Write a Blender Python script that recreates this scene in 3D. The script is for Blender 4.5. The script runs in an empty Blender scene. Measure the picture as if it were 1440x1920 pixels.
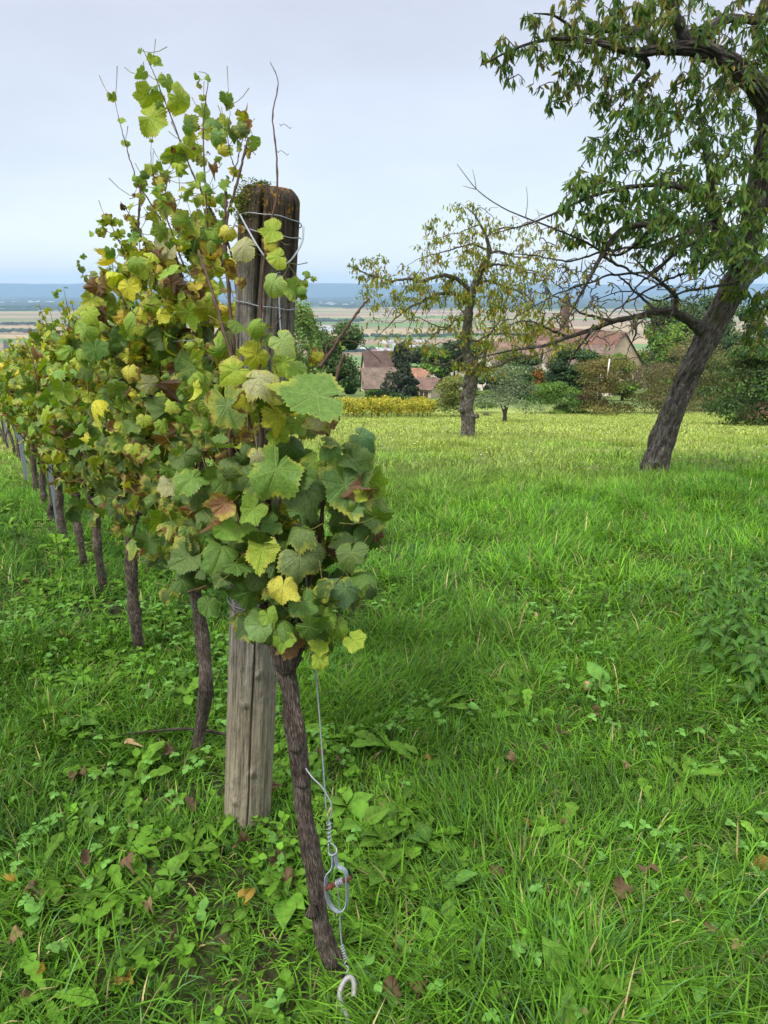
import bpy, math, random
import numpy as np
from mathutils import Vector, Matrix, noise as mnoise
S = bpy.context.scene
COL = S.collection
rng = np.random.default_rng(11)
random.seed(5)
R = math.radians

# ------------------------------------------------------------------ camera
FPX = 1331.0; PITCH = R(17.5); CAMZ = 1.6
cam = bpy.data.objects.new('camera', bpy.data.cameras.new('camera')); COL.objects.link(cam)
cam.location = (0, 0, CAMZ); cam.rotation_euler = (R(90) - PITCH, 0, 0)
cam.data.sensor_fit = 'VERTICAL'; cam.data.sensor_height = 36; cam.data.lens = 36 * FPX / 1920
cam.data.clip_start = 0.05; cam.data.clip_end = 60000
S.camera = cam
# ------------------------------------------------------------------ sky and sun
SUN_EL, SUN_AZ = R(52), R(-140)     # azimuth from +Y, clockwise; behind and left of the camera
w = bpy.data.worlds.new("World"); S.world = w; w.use_nodes = True
nt = w.node_tree; nt.nodes.clear(); L_ = nt.links
def wn(t, **k):
    n = nt.nodes.new(t)
    for a, b in k.items(): setattr(n, a, b)
    return n
out = wn('ShaderNodeOutputWorld'); tc = wn('ShaderNodeTexCoord')
sky = wn('ShaderNodeTexSky', sky_type='NISHITA', sun_disc=False, sun_elevation=SUN_EL, sun_rotation=SUN_AZ)
bg1 = wn('ShaderNodeBackground'); bg1.inputs[1].default_value = 0.05
L_.new(sky.outputs[0], bg1.inputs[0])
sep = wn('ShaderNodeSeparateXYZ'); L_.new(tc.outputs['Generated'], sep.inputs[0])
ramp = wn('ShaderNodeValToRGB'); L_.new(sep.outputs[2], ramp.inputs[0])
cr = ramp.color_ramp; cr.interpolation = 'EASE'
cr.elements[0].position = 0.0; cr.elements[0].color = (.66, .715, .77, 1)
cr.elements[1].position = 1.0; cr.elements[1].color = (1, 1, 1, 1)
for p_, c_ in ((.06, (.69, .735, .79)), (.16, (.64, .672, .735)), (.30, (.61, .615, .68)), (.40, (.65, .66, .72)), (.6, (.97, .97, .98))):
    e = cr.elements.new(p_); e.color = (*c_, 1)
mp = wn('ShaderNodeMapping'); mp.inputs['Scale'].default_value = (1.6, 1.6, 4.5); L_.new(tc.outputs['Generated'], mp.inputs[0])
nz = wn('ShaderNodeTexNoise'); nz.inputs['Scale'].default_value = 1.7; nz.inputs['Detail'].default_value = 9; nz.inputs['Roughness'].default_value = .55
L_.new(mp.outputs[0], nz.inputs[0])
cl = wn('ShaderNodeMapRange'); cl.inputs[1].default_value = .3; cl.inputs[2].default_value = .7; cl.inputs[3].default_value = .92; cl.inputs[4].default_value = 1.09
L_.new(nz.outputs[0], cl.inputs[0])
zen = wn('ShaderNodeMapRange', interpolation_type='SMOOTHSTEP'); zen.inputs[1].default_value = .36; zen.inputs[2].default_value = .75; zen.inputs[3].default_value = 1.0; zen.inputs[4].default_value = 2.5
L_.new(sep.outputs[2], zen.inputs[0])
mm = wn('ShaderNodeMath', operation='MULTIPLY'); L_.new(cl.outputs[0], mm.inputs[0]); L_.new(zen.outputs[0], mm.inputs[1])
bg2 = wn('ShaderNodeBackground'); L_.new(ramp.outputs[0], bg2.inputs[0]); L_.new(mm.outputs[0], bg2.inputs[1])
add = wn('ShaderNodeAddShader'); L_.new(bg1.outputs[0], add.inputs[0]); L_.new(bg2.outputs[0], add.inputs[1])
L_.new(add.outputs[0], out.inputs[0])
sl = bpy.data.lights.new('sun', 'SUN'); sl.energy = 3.8; sl.angle = R(12); sl.color = (1, .955, .88)
so = bpy.data.objects.new('sun', sl); COL.objects.link(so)
sd = Vector((math.sin(SUN_AZ) * math.cos(SUN_EL), math.cos(SUN_AZ) * math.cos(SUN_EL), math.sin(SUN_EL)))
so.rotation_euler = sd.to_track_quat('Z', 'Y').to_euler()
S.view_settings.view_transform = 'Standard'; S.view_settings.look = 'None'; S.view_settings.exposure = 0.0; S.view_settings.gamma = 1
S.cycles.max_bounces = 6; S.cycles.diffuse_bounces = 3; S.cycles.transmission_bounces = 4; S.cycles.volume_bounces = 0
S.cycles.transparent_max_bounces = 4

# ------------------------------------------------------------------ projection helpers
cp, sp = math.cos(PITCH), math.sin(PITCH)
def ray(px, py):
    u = (px - 720) / FPX; v = (960 - py) / FPX
    return np.array([u, cp + v * sp, -sp + v * cp])
def W(px, py, t):                       # point at axial depth t
    return np.array([0, 0, CAMZ]) + t * ray(px, py)
def P(px, py, Y):                       # point at distance Y ahead
    d = ray(px, py); return np.array([0, 0, CAMZ]) + d * (Y / d[1])
GY = np.array([-60, 0, 1.5, 2.2, 3.9, 5.2, 8, 14, 19, 30, 48, 58, 66, 90, 125, 150, 180, 260, 400, 800, 1100, 1300, 1600])
GZ = np.array([1.5, .03, 0, -.02, -.12, -.25, -.5, -1.45, -2.22, -4.2, -7.05, -8.43, -9.3, -12.2, -16.7, -19.2, -22.4, -31, -48, -97, -128, -133, -140])
def vnoise(x, y, seed=0):
    x = np.asarray(x, float); y = np.asarray(y, float)
    xi = np.floor(x).astype(np.int64); yi = np.floor(y).astype(np.int64); fx = x - xi; fy = y - yi
    def h(a, b):
        n = (a * 374761393 + b * 668265263 + seed * 1274126177) & 0x7fffffff
        n = ((n ^ (n >> 13)) * 1274126177) & 0x7fffffff
        return ((n ^ (n >> 16)) & 0xffff) / 65535.0
    fx = fx * fx * (3 - 2 * fx); fy = fy * fy * (3 - 2 * fy)
    a = h(xi, yi) * (1 - fx) + h(xi + 1, yi) * fx; b = h(xi, yi + 1) * (1 - fx) + h(xi + 1, yi + 1) * fx
    return a * (1 - fy) + b * fy
def G(x, y):
    x = np.asarray(x, float); y = np.asarray(y, float)
    z = (np.interp(y, GY, GZ) + np.interp(y - 1.2, GY, GZ) + np.interp(y + 1.2, GY, GZ)) / 3
    near = np.clip((30 - y) / 15, 0, 1)
    z = z + near * ((vnoise(x * 1.7, y * 1.7, 3) - .5) * .05 + (vnoise(x * .5, y * .5, 4) - .5) * .10 * np.clip((y - 2.5) / 3, 0, 1))
    return z
def GP(px, py):                          # where the ray meets the ground
    d = ray(px, py); a = .3; o = np.array([0, 0, CAMZ])
    t = a
    while t < 2500:
        p = o + t * d
        if p[2] < float(G(p[0], p[1])): break
        t *= 1.01
    lo, hi = t / 1.01, t
    for _ in range(18):
        m = (lo + hi) / 2; p = o + m * d
        if p[2] < float(G(p[0], p[1])): hi = m
        else: lo = m
    return o + hi * d

# ------------------------------------------------------------------ mesh helpers
def nrm(v): v = np.asarray(v, float); return v / (np.linalg.norm(v, axis=-1, keepdims=True) + 1e-12)
class MB:
    def __init__(s): s.v = []; s.q = []; s.t = []; s.c = []; s.l = []; s.mi = []; s.n = 0
    def add(s, v, q=None, t=None, tint=(.2, .2, .2, .5), lc=None):
        v = np.asarray(v, float).reshape(-1, 3); n = len(v)
        if q is not None and len(q): s.q.append(np.asarray(q).reshape(-1, 4) + s.n)
        if t is not None and len(t): s.t.append(np.asarray(t).reshape(-1, 3) + s.n)
        s.v.append(v)
        c = np.asarray(tint, float)
        if c.ndim == 1: c = np.tile(c, (n, 1))
        if c.shape[1] == 3: c = np.hstack([c, np.full((n, 1), .5)])
        s.c.append(c); s.l.append(np.zeros((n, 3)) if lc is None else np.asarray(lc, float)); s.n += n
        return s
    def mesh(s, name, mat, smooth=True):
        me = bpy.data.meshes.new(name)
        v = np.vstack(s.v); q = np.vstack(s.q) if s.q else np.zeros((0, 4), int); t = np.vstack(s.t) if s.t else np.zeros((0, 3), int)
        me.vertices.add(len(v)); me.vertices.foreach_set('co', v.astype(np.float32).ravel())
        nl = q.size + t.size; npoly = len(q) + len(t)
        me.loops.add(nl); me.loops.foreach_set('vertex_index', np.concatenate([q.ravel(), t.ravel()]).astype(np.int32))
        me.polygons.add(npoly)
        tot = np.concatenate([np.full(len(q), 4), np.full(len(t), 3)]); st = np.concatenate([[0], np.cumsum(tot)[:-1]])
        me.polygons.foreach_set('loop_start', st.astype(np.int32)); me.polygons.foreach_set('loop_total', tot.astype(np.int32))
        me.polygons.foreach_set('use_smooth', np.full(npoly, smooth))
        me.update(calc_edges=True)
        a = me.attributes.new('tint', 'FLOAT_COLOR', 'POINT'); a.data.foreach_set('color', np.vstack(s.c).astype(np.float32).ravel())
        a = me.attributes.new('lc', 'FLOAT_VECTOR', 'POINT'); a.data.foreach_set('vector', np.vstack(s.l).astype(np.float32).ravel())
        me.materials.append(mat)
        return me
    def build(s, name, mat, parent=None, smooth=True, loc=None):
        if loc is not None:
            s.v = [a - np.asarray(loc) for a in s.v]
        return mkobj(name, s.mesh(name, mat, smooth), parent, loc)
def mkobj(name, me, parent=None, loc=None):
    o = bpy.data.objects.new(name, me); COL.objects.link(o)
    if parent is not None: o.parent = parent
    elif loc is not None: o.location = loc
    return o
def thing(name, loc, label, cat, group=None, rz=0):
    o = bpy.data.objects.new(name, None); COL.objects.link(o); o.location = loc; o.rotation_euler = (0, 0, rz)
    o.empty_display_size = .1
    return tag(o, label, cat, group)
def tag(o, label=None, cat=None, group=None, kind=None):
    if label: o['label'] = label
    if cat: o['category'] = cat
    if group: o['group'] = group
    if kind: o['kind'] = kind
    return o
def part(mb, name, mat, parent, smooth=True):   # world-space mesh put under a thing whose base sits elsewhere
    off = np.array(parent.location)
    mb.v = [a - off for a in mb.v]
    return mkobj(name, mb.mesh(name, mat, smooth), parent)
def spline(pts, n):                              # Catmull-Rom through rows of any width
    pts = np.asarray(pts, float)
    if len(pts) == 2: 
        s = np.linspace(0, 1, n)[:, None]; return pts[0] * (1 - s) + pts[1] * s
    p = np.vstack([2 * pts[0] - pts[1], pts, 2 * pts[-1] - pts[-2]])
    u = np.linspace(0, len(pts) - 1 - 1e-9, n); i = u.astype(int); f = (u - i)[:, None]
    a, b, c, d = p[i], p[i + 1], p[i + 2], p[i + 3]
    return .5 * (2 * b + (c - a) * f + (2 * a - 5 * b + 4 * c - d) * f ** 2 + (3 * b - a - 3 * c + d) * f ** 3)
def tube(pts, rad, seg=6, disp=None, cap=True):
    pts = np.asarray(pts, float); n = len(pts); rad = np.broadcast_to(np.asarray(rad, float), (n,))
    T = nrm(np.gradient(pts, axis=0)); ref = np.array([0, 0, 1.]) if abs(T[0][2]) < .9 else np.array([1., 0, 0])
    X = np.zeros((n, 3)); x = nrm(np.cross(ref, T[0]))
    for i in range(n):
        x = nrm(x - T[i] * np.dot(x, T[i])); X[i] = x
    Y = np.cross(T, X); a = np.arange(seg) * 2 * math.pi / seg
    r = np.tile(rad[:, None], (1, seg))
    if disp is not None: r = r * disp(np.linspace(0, 1, n)[:, None], a[None, :], pts)
    v = pts[:, None, :] + r[..., None] * (np.cos(a)[None, :, None] * X[:, None, :] + np.sin(a)[None, :, None] * Y[:, None, :])
    v = v.reshape(-1, 3); i = np.arange(n - 1)[:, None] * seg; j = np.arange(seg)[None, :]; k = (j + 1) % seg
    q = np.stack([i + j, i + k, i + seg + k, i + seg + j], -1).reshape(-1, 4)
    lc = np.stack([np.tile(np.cos(a) , n), np.tile(np.sin(a), n), np.repeat(np.concatenate([[0], np.cumsum(np.linalg.norm(np.diff(pts, axis=0), axis=1))]), seg)], -1)
    t = None
    if cap:
        v = np.vstack([v, pts[0], pts[-1]]); lc = np.vstack([lc, lc[0], lc[-1]]); c0 = n * seg
        jj = np.arange(seg); kk = (jj + 1) % seg
        t = np.vstack([np.stack([kk, jj, np.full(seg, c0)], -1), np.stack([(n - 1) * seg + jj, (n - 1) * seg + kk, np.full(seg, c0 + 1)], -1)])
    return v, q, t, lc
def addtube(mb, pts, rad, seg=6, tint=(.1, .08, .06, .5), disp=None, cap=True):
    v, q, t, lc = tube(pts, rad, seg, disp, cap); mb.add(v, q, t, tint, lc)
BOXQ = np.array([[0, 3, 2, 1], [4, 5, 6, 7], [0, 1, 5, 4], [1, 2, 6, 5], [2, 3, 7, 6], [3, 0, 4, 7]])
def addbox(mb, c, s, rz=0, tint=(.3, .3, .3, .5)):
    x, y, z = np.array(s) / 2
    v = np.array([[-x, -y, -z], [x, -y, -z], [x, y, -z], [-x, y, -z], [-x, -y, z], [x, -y, z], [x, y, z], [-x, y, z]])
    ca, sa = math.cos(rz), math.sin(rz); v = v @ np.array([[ca, sa, 0], [-sa, ca, 0], [0, 0, 1]]) + np.array(c)
    mb.add(v, BOXQ, None, tint)
def instances(mb, V, q, t, O, X, Y, Z, sc, tint, lc, deform=None):
    """V (n,3) template, M frames; vectorised"""
    M = len(O); n = len(V); Vm = np.tile(V[None], (M, 1, 1))
    if deform is not None: Vm = deform(Vm)
    sc = np.asarray(sc, float).reshape(M, 1, 1)
    v = O[:, None, :] + sc * (Vm[..., 0:1] * X[:, None, :] + Vm[..., 1:2] * Y[:, None, :] + Vm[..., 2:3] * Z[:, None, :])
    off = (np.arange(M) * n)[:, None, None]
    qq = (q[None] + off).reshape(-1, 4) if q is not None and len(q) else None
    tt = (t[None] + off).reshape(-1, 3) if t is not None and len(t) else None
    tint = np.asarray(tint, float)
    if tint.ndim == 1: tint = np.tile(tint, (M, 1))
    if tint.shape[1] == 3: tint = np.hstack([tint, rng.random((M, 1))])
    mb.add(v.reshape(-1, 3), qq, tt, np.repeat(tint, n, 0), np.tile(lc[None], (M, 1, 1)).reshape(-1, 3))

# ------------------------------------------------------------------ materials
def mat(name):
    m = bpy.data.materials.new(name); m.use_nodes = True; n = m.node_tree; n.nodes.clear()
    o = n.nodes.new('ShaderNodeOutputMaterial'); return m, n, o
def N(n, t, ins=None, **k):
    x = n.nodes.new(t)
    for a, b in k.items(): setattr(x, a, b)
    for a, b in (ins or {}).items():
        if hasattr(b, 'links') or isinstance(b, bpy.types.NodeSocket): n.links.new(b, x.inputs[a])
        else: x.inputs[a].default_value = b
    return x
def ramp_(n, fac, stops):
    r = n.nodes.new('ShaderNodeValToRGB'); n.links.new(fac, r.inputs[0]); e = r.color_ramp.elements
    e[0].position, e[0].color = stops[0][0], (*stops[0][1], 1); e[1].position, e[1].color = stops[-1][0], (*stops[-1][1], 1)
    for p, c in stops[1:-1]: k = e.new(p); k.color = (*c, 1)
    return r
def mixc(n, fac, a, b, mode='MIX'):
    x = n.nodes.new('ShaderNodeMix'); x.data_type = 'RGBA'; x.blend_type = mode
    for i, val in ((0, fac), (6, a), (7, b)):
        if isinstance(val, bpy.types.NodeSocket): n.links.new(val, x.inputs[i])
        else: x.inputs[i].default_value = val if i == 0 else (*val, 1)
    return x.outputs[2]
def math_(n, op, a, b=0.0, c=None):
    x = n.nodes.new('ShaderNodeMath'); x.operation = op
    for i, val in enumerate((a, b) if c is None else (a, b, c)):
        if isinstance(val, bpy.types.NodeSocket): n.links.new(val, x.inputs[i])
        else: x.inputs[i].default_value = val
    return x.outputs[0]
def bump(n, h, s=.5, d=.01):
    b = n.nodes.new('ShaderNodeBump'); b.inputs['Strength'].default_value = s; b.inputs['Distance'].default_value = d
    n.links.new(h, b.inputs['Height']); return b.outputs[0]
def leafmat(name, rough=.5, trans=.35, var=.25, nscale=18., spec=.4, veins=False):
    m, n, o = mat(name)
    at = N(n, 'ShaderNodeAttribute', attribute_name='tint'); tcn = N(n, 'ShaderNodeTexCoord')
    no = N(n, 'ShaderNodeTexNoise', {'Vector': tcn.outputs['Object'], 'Scale': nscale, 'Detail': 2.0})
    f = N(n, 'ShaderNodeMapRange', {0: no.outputs[0], 1: .3, 2: .7, 3: 1 - var, 4: 1 + var}).outputs[0]
    c = N(n, 'ShaderNodeVectorMath', {0: at.outputs['Color'], 'Scale': f}, operation='SCALE').outputs[0]
    if veins:
        s3 = N(n, 'ShaderNodeSeparateXYZ', {0: N(n, 'ShaderNodeAttribute', attribute_name='lc').outputs['Vector']})
        mr = N(n, 'ShaderNodeMapRange', {0: s3.outputs[2], 1: .03, 2: .16, 3: .7, 4: 0.}).outputs[0]
        sv = math_(n, 'SINE', math_(n, 'SUBTRACT', math_(n, 'MULTIPLY', s3.outputs[1], 44.), math_(n, 'MULTIPLY', s3.outputs[2], 5.)))
        sv = N(n, 'ShaderNodeMapRange', {0: sv, 1: .7, 2: 1., 3: 0., 4: .4}).outputs[0]
        c = mixc(n, math_(n, 'MAXIMUM', mr, sv), c, (.14, .24, .035))
        n5 = N(n, 'ShaderNodeTexNoise', {'Vector': tcn.outputs['Object'], 'Scale': 35., 'Detail': 4.0}).outputs[0]
        c = mixc(n, N(n, 'ShaderNodeMapRange', {0: n5, 1: .64, 2: .70, 3: 0., 4: .6}).outputs[0], c, (.16, .12, .04))
    pb = N(n, 'ShaderNodeBsdfPrincipled', {'Base Color': c, 'Roughness': rough, 'Specular IOR Level': spec})
    tc2 = N(n, 'ShaderNodeVectorMath', {0: c, 1: (1.5, 1.55, .6)}, operation='MULTIPLY').outputs[0]
    tr = N(n, 'ShaderNodeBsdfTranslucent', {'Color': tc2})
    mx = N(n, 'ShaderNodeMixShader', {0: trans, 1: pb.outputs[0], 2: tr.outputs[0]})
    n.links.new(mx.outputs[0], o.inputs[0]); return m
M_grass = leafmat('grass_blade', .55, .32, .12, 6., .12)
M_weed = leafmat('weed_leaf', .6, .28, .35, 30., .1, True)
M_tree = leafmat('tree_leaf', .6, .38, .25, 20., .2)
M_bush = leafmat('bush_leaf', .6, .25, .3, 2., .2)
M_dry = leafmat('dry_leaf', .7, .15, .4, 90., .2)
M_moss = leafmat('moss', .9, .05, .5, 300., .1)
def vineleaf():
    m, n, o = mat('vine_leaf')
    at = N(n, 'ShaderNodeAttribute', attribute_name='tint'); al = N(n, 'ShaderNodeAttribute', attribute_name='lc')
    s = N(n, 'ShaderNodeSeparateXYZ', {0: al.outputs['Vector']}); x, y, e = s.outputs
    rnd = at.outputs['Alpha']; tcn = N(n, 'ShaderNodeTexCoord')
    vec = N(n, 'ShaderNodeVectorMath', {0: al.outputs['Vector'], 1: N(n, 'ShaderNodeCombineXYZ', {2: math_(n, 'MULTIPLY', rnd, 37.)}).outputs[0]}, operation='ADD').outputs[0]
    n1 = N(n, 'ShaderNodeTexNoise', {'Vector': vec, 'Scale': 1.6, 'Detail': 3.0}).outputs[0]
    n2 = N(n, 'ShaderNodeTexNoise', {'Vector': vec, 'Scale': 9.0, 'Detail': 4.0, 'Roughness': .65}).outputs[0]
    # veins: five main ribs fanning from the petiole, side ribs as chevrons
    ang = math_(n, 'ARCTAN2', x, y); r = math_(n, 'SQRT', math_(n, 'ADD', math_(n, 'MULTIPLY', x, x), math_(n, 'MULTIPLY', y, y)))
    fold = math_(n, 'PINGPONG', math_(n, 'ABSOLUTE', ang), R(26)); off = fold   # distance to a multiple of 52 degrees
    dist = math_(n, 'MULTIPLY', math_(n, 'SINE', off), r)
    main = N(n, 'ShaderNodeMapRange', {0: dist, 1: .008, 2: .03, 3: 1., 4: 0.}).outputs[0]
    ch = math_(n, 'SINE', math_(n, 'MULTIPLY', math_(n, 'SUBTRACT', r, math_(n, 'MULTIPLY', dist, 1.2)), 42.))
    side = N(n, 'ShaderNodeMapRange', {0: ch, 1: .86, 2: 1., 3: 0., 4: .45}).outputs[0]
    vein = math_(n, 'MAXIMUM', main, side)
    base = at.outputs['Color']
    f1 = N(n, 'ShaderNodeMapRange', {0: n2, 1: .25, 2: .75, 3: .58, 4: 1.4}).outputs[0]
    base = N(n, 'ShaderNodeVectorMath', {0: base, 'Scale': f1}, operation='SCALE').outputs[0]
    # rim turning yellow, then brown, in patches; amount differs from leaf to leaf
    amt = N(n, 'ShaderNodeMapRange', {0: rnd, 1: 0., 2: 1., 3: -.80, 4: .40}).outputs[0]
    ef = math_(n, 'ADD', math_(n, 'ADD', e, math_(n, 'MULTIPLY', math_(n, 'SUBTRACT', n1, .5), 1.9)), amt)
    yf = N(n, 'ShaderNodeMapRange', {0: ef, 1: .60, 2: 1.05, 3: 0., 4: .7}).outputs[0]
    yf = math_(n, 'MULTIPLY', yf, math_(n, 'SUBTRACT', 1., math_(n, 'MULTIPLY', vein, .5)))
    c = mixc(n, yf, base, (.36, .36, .045))
    bf = N(n, 'ShaderNodeMapRange', {0: math_(n, 'ADD', ef, math_(n, 'MULTIPLY', math_(n, 'SUBTRACT', n2, .5), .9)), 1: 1.1, 2: 1.22, 3: 0., 4: .9}).outputs[0]
    c = mixc(n, bf, c, (.13, .055, .022))
    c = mixc(n, math_(n, 'MULTIPLY', vein, .24), c, (.26, .31, .09))
    n3 = N(n, 'ShaderNodeTexNoise', {'Vector': vec, 'Scale': 16.0, 'Detail': 1.0}).outputs[0]
    sp_ = N(n, 'ShaderNodeMapRange', {0: n3, 1: .70, 2: .74, 3: 0., 4: .8}).outputs[0]
    c = mixc(n, sp_, c, (.10, .05, .02))
    bm = bump(n, math_(n, 'ADD', math_(n, 'MULTIPLY', vein, -.6), math_(n, 'MULTIPLY', n2, .5)), .55, .004)
    pb = N(n, 'ShaderNodeBsdfPrincipled', {'Base Color': c, 'Roughness': .52, 'Specular IOR Level': .25, 'Normal': bm})
    tc2 = N(n, 'ShaderNodeVectorMath', {0: c, 1: (1.5, 1.5, .5)}, operation='MULTIPLY').outputs[0]
    tr = N(n, 'ShaderNodeBsdfTranslucent', {'Color': tc2})
    mx = N(n, 'ShaderNodeMixShader', {0: .26, 1: pb.outputs[0], 2: tr.outputs[0]})
    n.links.new(mx.outputs[0], o.inputs[0]); return m
M_vine = vineleaf()
def bark(name, c1, c2, c3, sx=60., sz=6., rough=.9, bs=.8, lich=0., bd=.01):
    m, n, o = mat(name); al = N(n, 'ShaderNodeAttribute', attribute_name='lc')
    mpn = N(n, 'ShaderNodeMapping', {'Vector': al.outputs['Vector'], 'Scale': (sx / 20, sx / 20, sz)})
    a = N(n, 'ShaderNodeTexNoise', {'Vector': mpn.outputs[0], 'Scale': 2.2, 'Detail': 6.0, 'Roughness': .65}).outputs[0]
    tcn = N(n, 'ShaderNodeTexCoord')
    b = N(n, 'ShaderNodeTexNoise', {'Vector': tcn.outputs['Object'], 'Scale': 14., 'Detail': 5.0, 'Roughness': .7}).outputs[0]
    f = math_(n, 'ADD', math_(n, 'MULTIPLY', a, .7), math_(n, 'MULTIPLY', b, .3))
    c = ramp_(n, f, [(.36, c1), (.5, c2), (.64, c3)]).outputs[0]
    if lich:
        k = N(n, 'ShaderNodeTexNoise', {'Vector': tcn.outputs['Object'], 'Scale': 9., 'Detail': 8.0, 'Roughness': .75}).outputs[0]
        kf = N(n, 'ShaderNodeMapRange', {0: k, 1: .56, 2: .6, 3: 0., 4: lich}).outputs[0]
        c = mixc(n, kf, c, (.30, .31, .25))
        k2 = N(n, 'ShaderNodeTexNoise', {'Vector': tcn.outputs['Object'], 'Scale': 3., 'Detail': 8.0}).outputs[0]
        c = mixc(n, N(n, 'ShaderNodeMapRange', {0: k2, 1: .55, 2: .68, 3: 0., 4: .55}).outputs[0], c, (.07, .09, .02))
    pb = N(n, 'ShaderNodeBsdfPrincipled', {'Base Color': c, 'Roughness': rough, 'Specular IOR Level': .2, 'Normal': bump(n, f, bs, bd)})
    n.links.new(pb.outputs[0], o.inputs[0]); return m
M_vbark = bark('vine_bark', (.012, .009, .007), (.075, .057, .044), (.33, .28, .225), 110., 9., bs=1., bd=.015)
M_cane = bark('vine_cane', (.022, .013, .010), (.062, .034, .022), (.13, .08, .05), 30., 30., rough=.6, bs=.3, bd=.003)
M_cbark = bark('cherry_bark', (.02, .017, .014), (.085, .073, .06), (.23, .205, .175), 80., 5., bs=1., lich=.5, bd=.06)
M_twig = bark('twig_bark', (.03, .024, .02), (.06, .05, .042), (.11, .095, .08), 20., 20., bs=.2, bd=.004)
def plain(name, c, rough=.6, metal=0., var=.2, scale=20., b=.2, bd=.003):
    m, n, o = mat(name); tcn = N(n, 'ShaderNodeTexCoord')
    no = N(n, 'ShaderNodeTexNoise', {'Vector': tcn.outputs['Object'], 'Scale': scale, 'Detail': 5.0, 'Roughness': .65}).outputs[0]
    f = N(n, 'ShaderNodeMapRange', {0: no, 1: .3, 2: .7, 3: 1 - var, 4: 1 + var}).outputs[0]
    cc = N(n, 'ShaderNodeVectorMath', {0: c, 'Scale': f}, operation='SCALE').outputs[0]
    pb = N(n, 'ShaderNodeBsdfPrincipled', {'Base Color': cc, 'Roughness': rough, 'Metallic': metal, 'Normal': bump(n, no, b, bd)})
    n.links.new(pb.outputs[0], o.inputs[0]); return m
M_zinc = plain('galvanised_steel', (.26, .30, .34), .5, .45, .2, 90.)
M_wire = plain('steel_wire', (.22, .245, .26), .5, .35, .25, 200.)
M_rust = plain('rusty_steel', (.12, .035, .02), .85, .3, .5, 120.)
def tintmat(name, rough=.85, scale=1.2, var=.12):
    m, n, o = mat(name); at = N(n, 'ShaderNodeAttribute', attribute_name='tint'); tcn = N(n, 'ShaderNodeTexCoord')
    no = N(n, 'ShaderNodeTexNoise', {'Vector': tcn.outputs['Object'], 'Scale': scale, 'Detail': 6.0, 'Roughness': .7}).outputs[0]
    f = N(n, 'ShaderNodeMapRange', {0: no, 1: .3, 2: .7, 3: 1 - var, 4: 1 + var}).outputs[0]
    cc = N(n, 'ShaderNodeVectorMath', {0: at.outputs['Color'], 'Scale': f}, operation='SCALE').outputs[0]
    pb = N(n, 'ShaderNodeBsdfPrincipled', {'Base Color': cc, 'Roughness': rough, 'Specular IOR Level': .25, 'Normal': bump(n, no, .3, .02)})
    n.links.new(pb.outputs[0], o.inputs[0]); return m
M_wall = tintmat('plaster_wall', .9, 1.0, .15); M_paint = tintmat('painted_surface', .6, 3., .08)
def roofmat():
    m, n, o = mat('tiled_roof'); at = N(n, 'ShaderNodeAttribute', attribute_name='tint'); al = N(n, 'ShaderNodeAttribute', attribute_name='lc')
    br = N(n, 'ShaderNodeTexBrick', {'Vector': al.outputs['Vector'], 'Color1': (.75, .75, .75, 1), 'Color2': (1.2, 1.15, 1.1, 1), 'Mortar': (.35, .33, .33, 1), 'Scale': 1., 'Mortar Size': .04, 'Brick Width': .35, 'Row Height': .3, 'Bias': 0.})
    no = N(n, 'ShaderNodeTexNoise', {'Vector': al.outputs['Vector'], 'Scale': .45, 'Detail': 8.0, 'Roughness': .8}).outputs[0]
    f = N(n, 'ShaderNodeMapRange', {0: no, 1: .3, 2: .7, 3: .35, 4: 1.6}).outputs[0]
    c = N(n, 'ShaderNodeVectorMath', {0: at.outputs['Color'], 1: br.outputs[0]}, operation='MULTIPLY').outputs[0]
    c = N(n, 'ShaderNodeVectorMath', {0: c, 'Scale': f}, operation='SCALE').outputs[0]
    pb = N(n, 'ShaderNodeBsdfPrincipled', {'Base Color': c, 'Roughness': .85, 'Normal': bump(n, br.outputs[1], .6, .04)})
    n.links.new(pb.outputs[0], o.inputs[0]); return m
M_roof = roofmat()
# ground: soil and thatch close by, meadow green further down the slope
def groundmat():
    m, n, o = mat('soil_and_turf'); tcn = N(n, 'ShaderNodeTexCoord'); v = tcn.outputs['Object']
    a = N(n, 'ShaderNodeTexNoise', {'Vector': v, 'Scale': 9., 'Detail': 8.0, 'Roughness': .7}).outputs[0]
    b = N(n, 'ShaderNodeTexNoise', {'Vector': v, 'Scale': .25, 'Detail': 6.0, 'Roughness': .6}).outputs[0]
    soil = ramp_(n, a, [(.35, (.015, .012, .007)), (.45, (.028, .026, .012)), (.52, (.03, .045, .012)), (.6, (.06, .05, .025)), (.7, (.06, .09, .025))]).outputs[0]
    mead = ramp_(n, b, [(.35, (.15, .21, .045)), (.5, (.21, .26, .06)), (.65, (.26, .28, .09))]).outputs[0]
    yy = N(n, 'ShaderNodeSeparateXYZ', {0: v}).outputs[1]
    f = N(n, 'ShaderNodeMapRange', {0: yy, 1: 6., 2: 16., 3: 0., 4: 1.}).outputs[0]
    c = mixc(n, f, soil, mead)
    c = mixc(n, N(n, 'ShaderNodeMapRange', {0: yy, 1: 66., 2: 78., 3: 0., 4: .85}).outputs[0], c, (.07, .11, .03))
    pb = N(n, 'ShaderNodeBsdfPrincipled', {'Base Color': c, 'Roughness': .95, 'Specular IOR Level': .1, 'Normal': bump(n, a, .8, .03)})
    n.links.new(pb.outputs[0], o.inputs[0]); return m
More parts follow.
